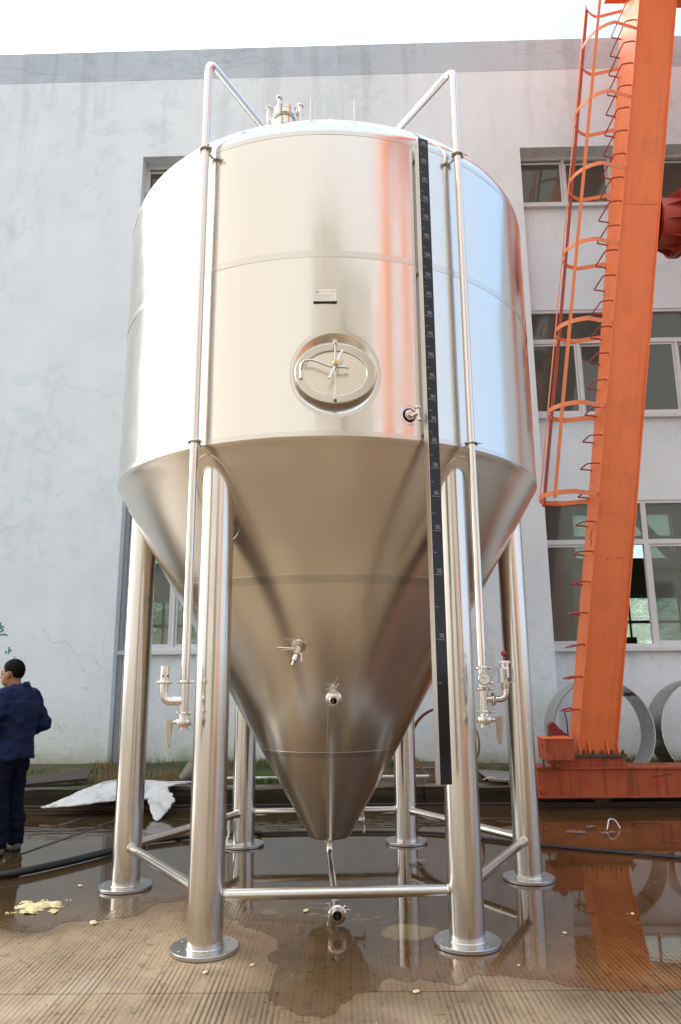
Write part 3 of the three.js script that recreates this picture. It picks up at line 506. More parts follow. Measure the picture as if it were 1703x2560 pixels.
{
  const az = AZL, p = riser(az, 1.335, 1), f = () => frameAt(0, 0, 0), O = L(az, RO, 0); const at = (g, x, y, z = 0) => g.translate(O.x + x, y, O.z + z);
  part('clamp', at(clampG(), 0, 1.515), M.fit, p);
  part('elbow_tee', mg([at(sweep(bend([V(-0.01, 1.405, 0), V(-0.122, 1.405, 0), V(-0.122, 1.51, 0)], 0.075, 8), RPI, 20), 0, 0), at(clampG(), 0, 0).rotateY(0)].slice(0, 1)), M.pipe, p);
  part('clamp', at(clampG().rotateY(Math.PI * 0.9), -0.122, 1.514), M.fit, p);
  part('vent_stub', at(mg([clathe([[0.0225, 0], [0.0255, 0], [0.0255, 0.085], [0.0225, 0.085], [0.0225, 0]], 28)]), -0.122, 1.522), M.pipe, p);
  part('vent_hole', at(mg([facing(cyl(0.0055, 0.004, 0, 0, 0, 14)).translate(-0.004, 0.028, 0.0255), facing(cyl(0.0055, 0.004, 0, 0, 0, 14)).rotateY(0.95).translate(0.021, 0.028, 0.0152)]), -0.122, 1.522), M.bore, p);
  part('clamp', at(clampG().rotateY(2.6), 0, 1.336), M.fit, p);
  part('butterfly_valve', at(valveG().rotateY(Math.PI), 0, 1.285), M.fit, p);
  part('lever', at(leverG().rotateY(Math.PI).rotateZ(-0.05), -0.078, 1.285), M.lever, p);
}
{
  const az = AZR, p = riser(az, 1.325, -1), O = L(az, RO, 0), at = (g, x, y, z = 0) => g.translate(O.x + x, y, O.z + z);
  part('clamp', at(clampG(), 0, 1.585), M.fit, p);
  part('clamp', at(clampG(), 0, 1.462), M.fit, p);
  part('gauge', at(facing(clathe([[0, -0.03], [0.034, -0.03], [0.038, -0.024], [0.038, 0.0], [0.034, 0.006], [0.033, 0.002], [0, 0.002]], 36)), 0.001, 1.523, 0.055), M.fit, p);
  const cv = document.createElement('canvas'); cv.width = cv.height = 128; const c = cv.getContext('2d'); c.fillStyle = '#dcd9d6'; c.fillRect(0, 0, 128, 128); c.strokeStyle = '#333'; c.lineWidth = 2; for (let k = 0; k <= 10; k++) { const a = 2.4 + k * 0.47; c.beginPath(); c.moveTo(64 + 46 * Math.cos(a), 64 + 46 * Math.sin(a)); c.lineTo(64 + 54 * Math.cos(a), 64 + 54 * Math.sin(a)); c.stroke(); } c.fillStyle = '#444'; for (const x of [50, 60, 70]) c.fillRect(x, 92, 6, 5);
  const t = new THREE.CanvasTexture(cv); t.colorSpace = THREE.SRGBColorSpace;
  part('gauge_face', at(new THREE.CircleGeometry(0.0325, 32), 0.001, 1.523, 0.0578), std([1, 1, 1], 0.4, 0, { map: t }), p);
  part('gauge_needle', at(box(0.032, 0.003, 0.001).rotateZ(-0.38), -0.004, 1.526, 0.0592), M.bore, p);
  part('gauge_stem', at(mg([facing(cyl(0.014, 0.03)).translate(0, 0, 0.025), rod(V(0.03, 0.01, 0), V(0.055, 0.02, 0.005), 0.008), rod(V(0.03, -0.02, 0), V(0.058, -0.028, 0.01), 0.01)]), 0, 1.523), M.fit, p);
  part('elbow_tee', at(sweep(bend([V(0.01, 1.402, 0), V(0.135, 1.402, 0), V(0.135, 1.49, 0)], 0.07, 8), 0.02, 18), 0, 0), M.pipe, p);
  part('clamp', at(clampG(0.022).rotateZ(Math.PI / 2).rotateX(0.6), 0.06, 1.402), M.fit, p);
  const rv = part('relief_valve', at(clathe([[0.022, -0.035], [0.024, -0.02], [0.024, 0], [0.02, 0.004], [0.02, 0.025], [0.029, 0.03], [0.029, 0.085], [0.026, 0.09], [0.026, 0.115], [0, 0.115]], 32), 0.136, 1.497), M.fit, p);
  part('guard', at(mg([cyl(0.05, 0.004, 0, 0, 0, 32), ...[0, 1, 2].map((k) => box(0.022, 0.085, 0.002, 0, 0.043, 0.049).rotateY(k * 2.1 + 1.5))]), 0.136, 1.50), M.plate, p);
  part('white_cap', at(clathe([[0, 0], [0.033, 0], [0.035, 0.003], [0.035, 0.012], [0.032, 0.015], [0, 0.015]], 32), 0.136, 1.612), std([0.8, 0.8, 0.78], 0.4), p);
  part('red_ball', at(mg([new THREE.SphereGeometry(0.0175, 24, 16).translate(0, 0.048, 0), cyl(0.006, 0.03, 0, 0.022, 0)]), 0.136, 1.622), std([0.28, 0.008, 0.02], 0.25), p);
  part('clamp', at(clampG(), 0.0, 1.328), M.fit, p);
  part('butterfly_valve', at(valveG(), 0.0, 1.282), M.fit, p);
  part('lever', at(leverG().rotateZ(0.05), 0.078, 1.285), M.lever, p);
}
{ // valves on the cone
  const tilt = Math.atan(CK);
  const f1 = frameAt(-11.2, coneR(1.745), 1.745, tilt);
  const sv = part('sample_valve', bake(mg([facing(clathe([[0, -0.02], [0.05, -0.02], [0.05, 0.0], [0.043, 0.005], [0.034, 0.006], [0.034, 0.02], [0.038, 0.022], [0.038, 0.03], [0.022, 0.032], [0.02, 0.06], [0, 0.06]], 36)), box(0.03, 0.03, 0.03, -0.028, 0.0, 0.045, 0.006)]), f1), M.fit, tank);
  part('lever', bake(mg([rod(V(-0.03, 0.012, 0.055), V(-0.135, 0.02, 0.055), 0.006, 10, 0.0075), rod(V(-0.03, 0.0, 0.05), V(-0.115, -0.012, 0.03), 0.003, 8)]), f1), M.fit, sv);
  const b = L(-11.2, coneR(1.745), 1.745);
  part('spigot', mg([rod(V(b.x, b.y - 0.02, b.z + 0.035), V(b.x - 0.012, b.y - 0.065, b.z + 0.075), 0.026, 20), rod(V(b.x - 0.012, b.y - 0.06, b.z + 0.072), V(b.x - 0.028, b.y - 0.1, b.z + 0.09), 0.016, 16), rod(V(b.x - 0.028, b.y - 0.1, b.z + 0.09), V(b.x - 0.04, b.y - 0.13, b.z + 0.1), 0.007, 12), rod(V(b.x + 0.02, b.y - 0.06, b.z + 0.07), V(b.x + 0.024, b.y - 0.105, b.z + 0.08), 0.006, 10), box(0.018, 0.012, 0.018, b.x + 0.02, b.y - 0.055, b.z + 0.07, 0.003)]), M.fit, sv);
  const o = L(3.3, coneR(1.39), 1.39); // outlet with its bore towards the viewer
  const fo = frameAt(1.0, 0, 0, 0.14); fo.position.copy(o);
  const ov = part('outlet_valve', bake(facing(clathe([[0.055, -0.03], [0.056, 0.02], [0.05, 0.025], [0.045, 0.03], [0.045, 0.045], [0.048, 0.048], [0.048, 0.066], [0.04, 0.072], [0.034, 0.074], [0.034, 0.096], [0.031, 0.1], [0.022, 0.1], [0.0215, 0.05], [0.0, 0.05]], 40)), fo), M.fit, tank);
  part('bore', bake(facing(cyl(0.0212, 0.002)).translate(0, 0, 0.053), fo), M.bore, ov);
  part('valve_disc', bake(box(0.0025, 0.038, 0.03, -0.004, 0, 0.072), fo), M.fit, ov);
  part('lever', bake(mg([rod(V(0.008, 0.045, 0.06), V(0.034, 0.115, 0.09), 0.0045, 10, 0.009), rod(V(-0.004, 0.05, 0.06), V(-0.055, 0.078, 0.075), 0.006, 10), box(0.03, 0.012, 0.02, 0.0, 0.05, 0.06, 0.003)]), fo), M.fit, ov);
  // drain under the cone
  const dp = part('drain_pipe', sweep(bend([V(0, 0.345, 0), V(0, 0.215, 0.01), V(0.06, 0.085, 1.02)], 0.06, 8), 0.0255, 20), M.pipe, tank);
  part('clamp', clampG().translate(0, 0.305, 0), M.fit, dp);
  const fd = new THREE.Group(); fd.position.set(0.063, 0.083, 1.02); fd.rotation.set(0.06, 0.06, 0);
  part('drain_valve', bake(facing(clathe([[0.03, -0.05], [0.04, -0.048], [0.046, -0.03], [0.055, -0.028], [0.058, -0.02], [0.058, 0.006], [0.05, 0.014], [0.035, 0.018], [0.033, 0.024], [0.027, 0.024], [0.026, 0.0], [0, 0.0]], 40)), fd), M.fit, dp);
  part('bore', bake(facing(cyl(0.0258, 0.002)).translate(0, 0, 0.003), fd), M.bore, dp);
  part('valve_disc', bake(box(0.0025, 0.04, 0.02, 0, 0, 0.012), fd), M.fit, dp);
  part('lever', bake(mg([box(0.024, 0.03, 0.03, 0.0, 0.075, -0.01, 0.004), bar(V(0, 0.085, -0.015), V(-0.002, 0.11, -0.17), 0.016, 0.006), rod(V(-0.045, 0.03, -0.03), V(-0.052, 0.055, -0.03), 0.006), box(0.02, 0.01, 0.01, -0.053, 0.056, -0.03, 0.003), rod(V(0.045, 0.03, -0.03), V(0.055, 0.04, -0.03), 0.006), new THREE.TorusGeometry(0.016, 0.004, 8, 20, 4).translate(0.07, 0.005, -0.02)]), fd), M.fit, dp);
  const sp = part('side_port', mg([rod(V(0.12, 0.43, -0.12), V(0.275, 0.43, -0.12), 0.024, 20), clampG(0.026).rotateZ(Math.PI / 2).translate(0.262, 0.43, -0.12)]), M.fit, tank);
  part('tag', sweep(bend([V(0.27, 0.40, -0.1), V(0.275, 0.36, -0.095), V(0.262, 0.345, -0.09)], 0.01), 0.005, 8), std([0.75, 0.75, 0.75], 0.5), sp);
}
{ // on top
  const o = V(-0.285, 5.475, 1.43), r = 0.10;
  const hm = part('hatch', clathe([[r - 0.02, -0.18], [r - 0.02, 0.045], [r, 0.05], [r, 0.088], [r - 0.003, 0.09], [r, 0.092], [r, 0.112], [r - 0.01, 0.117], [0, 0.12]], 40).translate(o.x, o.y, o.z), M.fit, tank);
  for (const [k, a] of [0.35, 1.85, 2.95, 4.5, 5.7].entries()) {
    const x = o.x + Math.cos(a) * (r + 0.022), z = o.z + Math.sin(a) * (r + 0.022), h = k === 4 ? 0.15 : 0.13;
    part('swing_bolt', mg([box(0.02, 0.05, 0.026, x, o.y + 0.03, z, 0.004), cyl(0.012, h, x, o.y + 0.03 + h / 2, z, 12), clathe([[0, 0], [0.012, 0], [0.024, 0.008], [0.024, 0.02], [0.014, 0.026], [0, 0.026]], 12).translate(x, o.y + h, z)]), M.fit, hm);
  }
  for (const [x, z] of [[-0.083, 1.64], [0.222, 1.63]]) part('lifting_lug', mg([box(0.012, 0.25, 0.06, x, 5.38, z, 0.002), box(0.02, 0.03, 0.03, x + 0.005 * Math.sign(x), 5.275, z + 0.03, 0.003)]), M.plate, tank);
  part('stub', cyl(0.016, 0.2, 0.055, 5.5, 1.35, 20), M.pipe, tank);
}

// ---------------------------------------------------------------- orange gantry crane
{
  const rust = texture(512, 1024, (u, v) => { const a = fbm(u * 10, v * 20, 5), st = fbm(u * 40, v * 3, 3), sp = 0.8 * sst(0.93, 0.97, vn(u * 110, v * 420)) * sst(0.5, 0.7, fbm(u * 6, v * 10, 2)), run = sst(0.62, 0.78, fbm(u * 34, v * 2.2 + 3, 3)) * 0.09, k = (0.84 + 0.26 * a + 0.10 * (st - 0.5)) * (1 - run); return [k * (1 - 0.55 * sp), k * (1 - 0.62 * sp) * (0.95 + 0.1 * (st - 0.5)), k * (1 - 0.6 * sp)]; });
  const grime = texture(512, 256, (u, v) => { const a = fbm(u * 16, v * 10, 5), st = sst(0.55, 0.75, fbm(u * 42, v * 1.4, 3)), r = sst(0.55, 0.72, fbm(u * 9 + 4, v * 7, 4)); const k = (0.66 + 0.4 * a) * (1 - 0.35 * st); return [k, k * (1 - 0.32 * r), k * (1 - 0.3 * r)]; });
  M.orange = std([0.70, 0.155, 0.030], 0.5, 0, { map: rust });
  M.orangeFaded = std([0.60, 0.25, 0.13], 0.6, 0, { map: rust });
  M.orangeDirty = std([0.43, 0.080, 0.020], 0.6, 0, { map: grime });
  M.orangeDark = std([0.34, 0.04, 0.02], 0.5);
  M.rung = std([0.33, 0.045, 0.022], 0.5);
  M.cage = std([0.68, 0.18, 0.055], 0.5);
  M.iron = std([0.10, 0.07, 0.05], 0.7, 0.3);
  const gc = thing('gantry_crane', 2.8, 0, -9.05); tag(gc, 'tall orange gantry crane leg with caged ladder standing on its bogie beam', 'crane');
  const Z0 = 0, ZF = (y) => -mix(0.37, mix(0.46, 0.86, clamp((y - 5.6) / 6.6)), clamp((y - 0.65) / 4.95));
  const XL = (y) => -0.003 + 0.1635 * (y - 0.669), XR = (y) => 0.466 + 0.1727 * (y - 0.666);
  const hexa = (rings) => { // rings of four corners, bottom to top
    const P = [], UV = []; const put = (a, b, c, d, w) => { for (const [p, q] of [[a, 0], [b, 1], [c, 2], [a, 0], [c, 2], [d, 3]]) { P.push(p.x, p.y, p.z); UV.push((q === 1 || q === 2 ? w : 0) + p.z * 0.2, p.y / 4); } };
    for (let i = 0; i < rings.length - 1; i++) for (let k = 0; k < 4; k++) { const n = (k + 1) % 4; put(rings[i][k], rings[i][n], rings[i + 1][n], rings[i + 1][k], 0.3); }
    put(rings[0][0], rings[0][3], rings[0][2], rings[0][1], 0.3); const t = rings[rings.length - 1]; put(t[0], t[1], t[2], t[3], 0.3);
    const g = new THREE.BufferGeometry(); g.setAttribute('position', new THREE.Float32BufferAttribute(P, 3)); g.setAttribute('uv', new THREE.Float32BufferAttribute(UV, 2)); g.computeVertexNormals(); return g;
  };
  const RG = [0.615, 2.5, 5.6, 8.9, 12.2], ring = (f) => RG.map((y) => f(y));
  // box column: two side plates stand proud of the front and back plates
  const col = part('column', hexa(ring((y) => [V(XL(y) + 0.012, y, -0.022), V(XR(y) - 0.012, y, -0.022), V(XR(y) - 0.012, y, ZF(y) + 0.022), V(XL(y) + 0.012, y, ZF(y) + 0.022)])), M.orange, gc);
  part('side_plate', hexa(ring((y) => [V(XL(y), y, Z0), V(XL(y) + 0.012, y, Z0), V(XL(y) + 0.012, y, ZF(y)), V(XL(y), y, ZF(y))])), M.orange, col);
  part('side_plate', hexa(ring((y) => [V(XR(y) - 0.012, y, Z0), V(XR(y) + 0.002, y, Z0), V(XR(y) + 0.002, y, ZF(y)), V(XR(y) - 0.012, y, ZF(y))])), M.orange, col);
  part('weld_seam', mg([rod(V(XL(8) + 0.012, 8.0, -0.022), V(XR(8) - 0.012, 7.98, -0.022), 0.006, 8), rod(V(XL(3.2) + 0.012, 3.55, -0.022), V(XR(3.2), 3.54, -0.022), 0.0025, 6)]), M.orange, col);
  { // scribble and scratches in dark paint
    const s = [[0.01, 3.35, 0.04], [0.0, 3.30, 0.10], [0.02, 3.28, 0.05], [0.0, 3.22, 0.09], [0.015, 3.2, 0.04], [0, 3.13, 0.07]];
    part('scribble', sweep(new THREE.CatmullRomCurve3(s.map(([a, y, z]) => V(XL(y) - 0.002, y, -0.1 - z))).getPoints(30), 0.004, 6), M.iron, col);
    part('scratch', mg([rod(V(XL(2.95) + 0.17, 2.94, -0.021), V(XL(2.95) + 0.19, 2.945, -0.021), 0.007, 6), rod(V(XL(2.95) + 0.30, 2.955, -0.021), V(XL(2.95) + 0.39, 2.965, -0.021), 0.003, 6)]), M.iron, col);
  }
  // ladder rungs
  const w = 0.16;
  for (let k = 0; k < 28; k++) {
    const y = 1.13 + 0.3855 * k, x = XL(y), za = -0.05, zb = ZF(y) + 0.05, sag = k < 3 ? -0.03 : 0;
    part('rung', sweep(bend([V(x + 0.01, y - 0.02, za), V(x - 0.03, y, za), V(x - w, y + sag, za - 0.03), V(x - w - 0.005, y + sag, zb + 0.03), V(x - 0.03, y, zb), V(x + 0.01, y - 0.02, zb)], 0.03, 3), 0.0105, 8), M.rung, gc);
  }
  // cage
  const hoopPts = (y) => { const x = XL(y), z0 = -0.02, z1 = ZF(y) + 0.02, zc = (z0 + z1) / 2, R = Math.max(0.36, (z0 - z1) / 2 + 0.12), out = [V(x, y, z0)]; for (let k = 0; k <= 20; k++) { const a = (-62 + (k / 20) * 304) * D2R; if (k === 0 || k === 20) continue; const px = x - 0.36 - R * Math.sin(a + 0), t = (k / 20) * Math.PI; out.push(V(x - 0.30 - 0.40 * Math.sin(t), y, zc + R * Math.cos(t))); } out.push(V(x, y, z1)); return { out, zc, R, x }; };
  const flat = (pts, w2, h) => { const gs = []; for (let i = 0; i < pts.length - 1; i++) gs.push(bar(pts[i], pts[i + 1].clone().add(pts[i + 1].clone().sub(pts[i]).setLength(0.004)), w2, h)); return mg(gs); };
  for (let k = 0; k < 8; k++) part('cage_hoop', flat(hoopPts(3.79 + 1.195 * k).out, 0.006, 0.06), M.cage, gc);
  for (const j of [5, 10, 15]) { const pts = []; for (let k = 0; k <= 7; k++) { const y = 3.79 + 1.195 * k - (k ? 0 : 0.06) , h = hoopPts(3.79 + 1.195 * k), p = h.out[j]; pts.push(V(p.x + (j === 10 ? -0.006 : 0), y, p.z + (j === 5 ? 0.006 : j === 15 ? -0.006 : 0))); } const gs = []; for (let i = 0; i < 7; i++) gs.push(bar(pts[i], pts[i + 1], j === 10 ? 0.045 : 0.045, 0.008, V(j === 10 ? 1 : 0, 0, j === 10 ? 0 : 1))); part('cage_bar', mg(gs), j === 15 ? M.rung : M.cage, gc); }
  // flange, gussets, bolts, pedestal
  part('flange_plate', box(0.66, 0.03, 0.46, 0.226, 0.60, -0.19, 0.003), M.iron, gc);
  for (const x of [-0.005, 0.115, 0.33, 0.455]) { const s = new THREE.Shape(); s.moveTo(0, 0); s.lineTo(0.075, 0); s.lineTo(0.01, 0.15); s.lineTo(0, 0.15); s.closePath(); part('gusset', new THREE.ExtrudeGeometry(s, { depth: 0.01, bevelEnabled: false }).rotateY(-Math.PI / 2).translate(x + 0.005 + 0.012, 0.617, -0.022), M.orange, gc); }
  { const s = new THREE.Shape(); s.moveTo(0.466, 0); s.lineTo(0.535, 0); s.lineTo(0.50, 0.15); s.closePath(); part('gusset', new THREE.ExtrudeGeometry(s, { depth: 0.012, bevelEnabled: false }).translate(0, 0.617, -0.18), M.orangeDark, gc); }
  for (const x of [-0.07, 0.06, 0.17, 0.275, 0.39, 0.52]) part('bolt', mg([cyl(0.02, 0.028, x, 0.63, 0.012, 6), cyl(0.011, 0.05, x, 0.64, 0.012, 10)]), M.iron, gc);
  { const s = new THREE.Shape(); s.moveTo(-0.25, 0); s.lineTo(0.575, 0); s.lineTo(0.53, 0.115); s.lineTo(-0.10, 0.115); s.closePath(); part('pedestal', new THREE.ExtrudeGeometry(s, { depth: 0.36, bevelEnabled: false }).translate(0, 0.469, -0.37), M.orangeDirty, gc); }
  const beam = part('bogie_beam', boxUV(box(6.6, 0.30, 0.36, 2.81, 0.295, -0.19), 0.5), M.orangeDirty, gc);
  part('beam_flange', boxUV(box(6.66, 0.022, 0.42, 2.81, 0.457, -0.19, 0.003), 0.5), M.orangeDirty, beam);
  part('beam_flange', box(6.64, 0.02, 0.42, 2.81, 0.136, -0.19, 0.003), M.orangeDirty, beam);
  part('splice', box(0.006, 0.296, 0.004, -0.115, 0.295, -0.0085), M.orangeDark, beam);
  part('pin_cap', facing(clathe([[0, -0.01], [0.05, -0.01], [0.05, 0.008], [0.044, 0.013], [0, 0.013]], 28)).translate(-0.44, 0.215, -0.008), M.orangeDirty, beam);
  part('scratch', sweep([V(0.86, 0.36, -0.009), V(0.96, 0.365, -0.009), V(1.0, 0.378, -0.009), V(1.09, 0.38, -0.009)], 0.005, 6), M.iron, beam);
  for (const x of [0.3, 5.2]) part('wheel', facing(clathe([[0, -0.05], [0.155, -0.05], [0.155, -0.035], [0.13, -0.03], [0.13, 0.03], [0.155, 0.035], [0.155, 0.05], [0, 0.05]], 40)).translate(x, 0.155 + 0.03, -0.25), M.iron, gc);
  // drive: gearbox, cover, brackets
  const gb = part('drive_box', box(0.33, 0.235, 0.34, -0.285, 0.685, 0.06, 0.006), M.orangeDirty, gc);
  part('drive_lid', box(0.345, 0.014, 0.355, -0.285, 0.81, 0.06, 0.003), M.orange, gb);
  for (const b of [box(0.05, 0.04, 0.006, -0.33, 0.84, 0.0), box(0.006, 0.045, 0.035, -0.454, 0.72, 0.1), box(0.012, 0.10, 0.03, -0.43, 0.52, 0.03), box(0.03, 0.008, 0.1, -0.43, 0.474, 0.03)]) part('bracket', b, M.iron, gb);
  part('drive_wheel', facing(clathe([[0, -0.04], [0.075, -0.04], [0.085, -0.03], [0.085, 0.03], [0.075, 0.04], [0, 0.04]], 30)).rotateY(0.3).translate(-0.27, 0.545, 0.02), M.orangeDirty, gb);
  { const s = new THREE.Shape(); s.moveTo(0, 0); s.lineTo(0.23, 0); s.quadraticCurveTo(0.14, 0.05, 0.06, 0.15); s.quadraticCurveTo(0.02, 0.15, 0, 0.11); s.closePath(); part('belt_guard', new THREE.ExtrudeGeometry(s, { depth: 0.08, bevelEnabled: true, bevelSize: 0.005, bevelThickness: 0.005, bevelSegments: 2 }).translate(-0.29, 0.815, -0.22), std([0.16, 0.008, 0.015], 0.45), gb); }
  part('power_cable', sweep(bend([V(-0.06, 1.12, -0.18), V(-0.09, 1.08, -0.16), V(-0.06, 1.0, -0.17), V(-0.06, 0.75, -0.17), V(-0.10, 0.66, -0.14)], 0.05), 0.007, 8), M.bore, gc);
  // tie between the legs with a bolted flange
  const tie = part('leg_tie', mg([rod(V(1.75, 7.85, -0.30), V(2.0, 7.85, -0.30), 0.36, 8), rod(V(2.0, 7.85, -0.30), V(2.7, 7.85, -0.30), 0.36, 8)]), M.orangeDark, gc);
  part('tie_flange', mg([facing(cyl(0.47, 0.03, 0, 0, 0, 40)).rotateY(Math.PI / 2).translate(2.05, 7.85, -0.30), facing(cyl(0.47, 0.03, 0, 0, 0, 40)).rotateY(Math.PI / 2).translate(2.10, 7.85, -0.30)]), M.orangeDark, tie);
  for (let k = 0; k < 10; k++) { const a = (k / 10) * 2 * Math.PI, s = new THREE.Shape(); s.moveTo(0, 0); s.lineTo(-0.24, 0); s.lineTo(0, 0.1); s.closePath(); part('rib', new THREE.ExtrudeGeometry(s, { depth: 0.01, bevelEnabled: false }).translate(0, 0.34, 0).rotateX(a).translate(2.035, 7.85, -0.30), M.orangeDark, tie); part('bolt', rod(V(2.02, 7.85 + 0.42 * Math.cos(a + 0.3), -0.30 + 0.42 * Math.sin(a + 0.3)), V(2.13, 7.85 + 0.42 * Math.cos(a + 0.3), -0.30 + 0.42 * Math.sin(a + 0.3)), 0.02, 8), M.iron, tie); }
  // the other leg of the pair, the girder and the far legs, out of the picture but mirrored in the tank and the panes
  part('column', hexa(ring((y) => [V(5.6 - XL(y) - 0.5, y, -0.02), V(5.6 - XL(y), y, -0.02), V(5.6 - XL(y), y, ZF(y)), V(5.6 - XL(y) - 0.5, y, ZF(y))])), M.orange, gc);
  part('head_beam', box(2.6, 0.5, 0.6, 2.83, 12.4, -0.4), M.orange, gc);
  part('girder', box(0.7, 1.1, 13.5, 2.83, 13.2, 5.5), M.orange, gc);
  for (const [x, w] of [[1.5, 0.75], [3.55, 0.62]]) part('far_column', boxUV(box(w, 12.6, 0.6, x, 6.3, 11.0), 0.25), M.orangeFaded, gc);
  part('far_beam', box(5.2, 0.5, 0.5, 3.0, 0.4, 11.0), M.orangeDirty, gc);
  part('head_beam', box(3.6, 0.5, 0.6, 3.1, 12.45, 11.0), M.orange, gc);
}

// ---------------------------------------------------------------- rings and scrap along the wall
const ringShell = (r, w, t, seg = 72) => facing(clathe([[r, -w / 2], [r + t, -w / 2], [r + t, w / 2], [r, w / 2], [r, -w / 2]], seg, 0.6));
{
  M.ringPale = phys([0.42, 0.42, 0.40], 0.4, 0.75, { roughnessMap: grain });
  M.ringSteel = phys([0.42, 0.41, 0.39], 0.32, 1, { roughnessMap: grain });
  const rustMap = texture(256, 256, (u, v) => { const a = fbm(u * 14, v * 10, 5), b = sst(0.5, 0.62, fbm(u * 30, v * 22, 3)); return [mix(0.20, 0.34, a) * (1 - 0.5 * b), mix(0.085, 0.15, a) * (1 - 0.5 * b), mix(0.035, 0.06, a) * (1 - 0.5 * b)]; });
  M.rust = std([1, 1, 1], 0.85, 0, { map: rustMap });
  let t = thing('steel_ring', 3.43, 0.80, -10.15, 0); t.rotation.x = -0.05; tag(t, 'wide pale steel ring leaning on the wall behind the orange column', 'ring');
  part('band', ringShell(0.652, 0.46, 0.013), M.ringPale, t); part('joint', box(0.06, 0.012, 0.41, 0.46, 0.452, 0, 0.002).rotateZ(0), M.rust, t);
  t = thing('steel_ring', 4.83, 0.80, -10.15, 0); t.rotation.x = -0.05; tag(t, 'wide grey steel ring at the right edge, cut off by the picture', 'ring');
  part('band', ringShell(0.650, 0.5, 0.014), M.ringSteel, t); part('weld', rod(V(0.2, 0.62, -0.22), V(0.2, 0.62, 0.22), 0.006), M.rust, t);
  t = thing('rusty_hoop', 1.36, 0.66, -10.1, -0.25); t.rotation.x = -0.12; tag(t, 'brown rusty flat hoop leaning on the wall between the tank legs', 'hoop');
  part('band', ringShell(0.445, 0.2, 0.012), M.rust, t);
  { const a = new THREE.CylinderGeometry(0.42, 0.42, 0.12, 30, 1, true, 0.4, 1.3).rotateX(Math.PI / 2); t = thing('rusty_offcut', -0.86, 0.20, -9.85, 0.5); tag(t, 'short curved rusty offcut lying on the kerb left of the cone', 'metal offcut'); part('band', mg([a, new THREE.CylinderGeometry(0.414, 0.414, 0.12, 30, 1, true, 0.4, 1.3).rotateX(Math.PI / 2)]).rotateZ(-0.75).translate(-0.12, -0.12, 0), M.rust, t); }
  // cone-shaped offcut
  t = thing('cone_offcut', -1.98, 0.30, -9.95, 0.35); t.rotation.z = -0.95; tag(t, 'small grey cone-shaped metal offcut lying in the grass', 'metal offcut');
  part('shell', clathe([[0.07, -0.12], [0.15, 0.10], [0.146, 0.10], [0.066, -0.12]], 36), std([0.17, 0.15, 0.13], 0.6, 0.4), t);
  part('paper_label', box(0.06, 0.10, 0.002, 0.02, -0.10, 0.1).rotateY(0.8), std([0.6, 0.56, 0.54], 0.8), t);
  tag(part('long_pipe', mg([rod(V(-1.85, 0.275, -9.78), V(1.1, 0.285, -9.78), 0.02, 16)]), std([0.62, 0.60, 0.58], 0.35, 0.3), scene), 'long thin pale pipe lying on the kerb behind the tank', 'pipe');
  tag(part('steel_strip', box(0.75, 0.05, 0.012, 1.2, 0.30, -10.35, 0.003), M.ringSteel, scene), 'narrow grey steel strip lying in the grass behind the rusty hoop', 'metal strip');
  // sheets right
  t = thing('metal_sheet', 2.12, 0.26, -9.75, 0.12); t.rotation.z = -0.10; t.rotation.x = 0.10; tag(t, 'grey scrap metal sheet lying on grass beside the orange beam', 'metal sheet');
  part('sheet', box(0.72, 0.014, 0.55, 0, 0.02, 0, 0.003), std([0.27, 0.255, 0.235], 0.55, 0.4), t); part('edge', box(0.72, 0.03, 0.012, 0, 0.022, 0.281, 0.003), M.ringSteel, t);
  tag(part('bent_strip', sweep(bend([V(1.74, 0.27, -9.52), V(1.83, 0.31, -9.50), V(1.92, 0.27, -9.5), V(2.02, 0.28, -9.47), V(2.06, 0.22, -9.45)], 0.03), 0.007, 8), M.pipe, scene), 'bent shiny metal strip sticking out in front of the scrap sheet', 'metal strip');
  // plank and torn white board left
  t = thing('dark_plank', -3.86, 0.30, -9.62, 0.10); t.rotation.z = 0.045; t.rotation.x = 0.32; tag(t, 'long dark brown board lying on the kerb beside the man', 'plank');
  part('board', boxUV(box(1.35, 0.022, 0.24, 0, 0, 0, 0.003), 1), std([0.055, 0.040, 0.030], 0.7), t); part('rim', box(1.35, 0.03, 0.012, 0, -0.006, 0.125, 0.002), std([0.03, 0.022, 0.018], 0.7), t);
  const torn = (outline, th, wave) => {
    const n = outline.length, xs = outline.map((q) => q[0]), zs = outline.map((q) => q[1]);
    const f = (x, Y, Z) => { const z = -Z; let best = 9, ins = false; for (let k = 0, m = n - 1; k < n; m = k++) { const [ax, az] = outline[m], [bx, bz] = outline[k], dx = bx - ax, dz = bz - az, t = clamp(((x - ax) * dx + (z - az) * dz) / (dx * dx + dz * dz + 1e-9)); best = Math.min(best, Math.hypot(x - ax - t * dx, z - az - t * dz)); if ((az > z) !== (bz > z) && x < ((bx - ax) * (z - az)) / (bz - az) + ax) ins = !ins; } return Math.max(ins ? -best : best, Math.abs(Y - wave(x, z)) - th / 2); };
    return planarUV(nets(f, [Math.min(...xs) - 0.03, 0.0, -Math.max(...zs) - 0.03], [Math.max(...xs) + 0.03, 0.42, -Math.min(...zs) + 0.03], 0.014), (x, y, z) => [x * 0.6, z * 0.6 + y]);
  };
  M.foam = std([1, 1, 1], 0.9, 0, { map: texture(512, 512, (u, v) => { const a = fbm(u * 18, v * 30, 5), d = sst(0.55, 0.75, fbm(u * 9 + 3, v * 12, 4)), l = sst(0.06, 0.0, Math.abs(fbm(u * 6, v * 14, 2) - 0.5)); const k = 0.56 * (0.85 + 0.3 * a) * (1 - 0.3 * d) * (1 - 0.25 * l); return [k, k * (0.98 - 0.05 * d), k * (0.95 - 0.12 * d)]; }) });
  reseed(21);
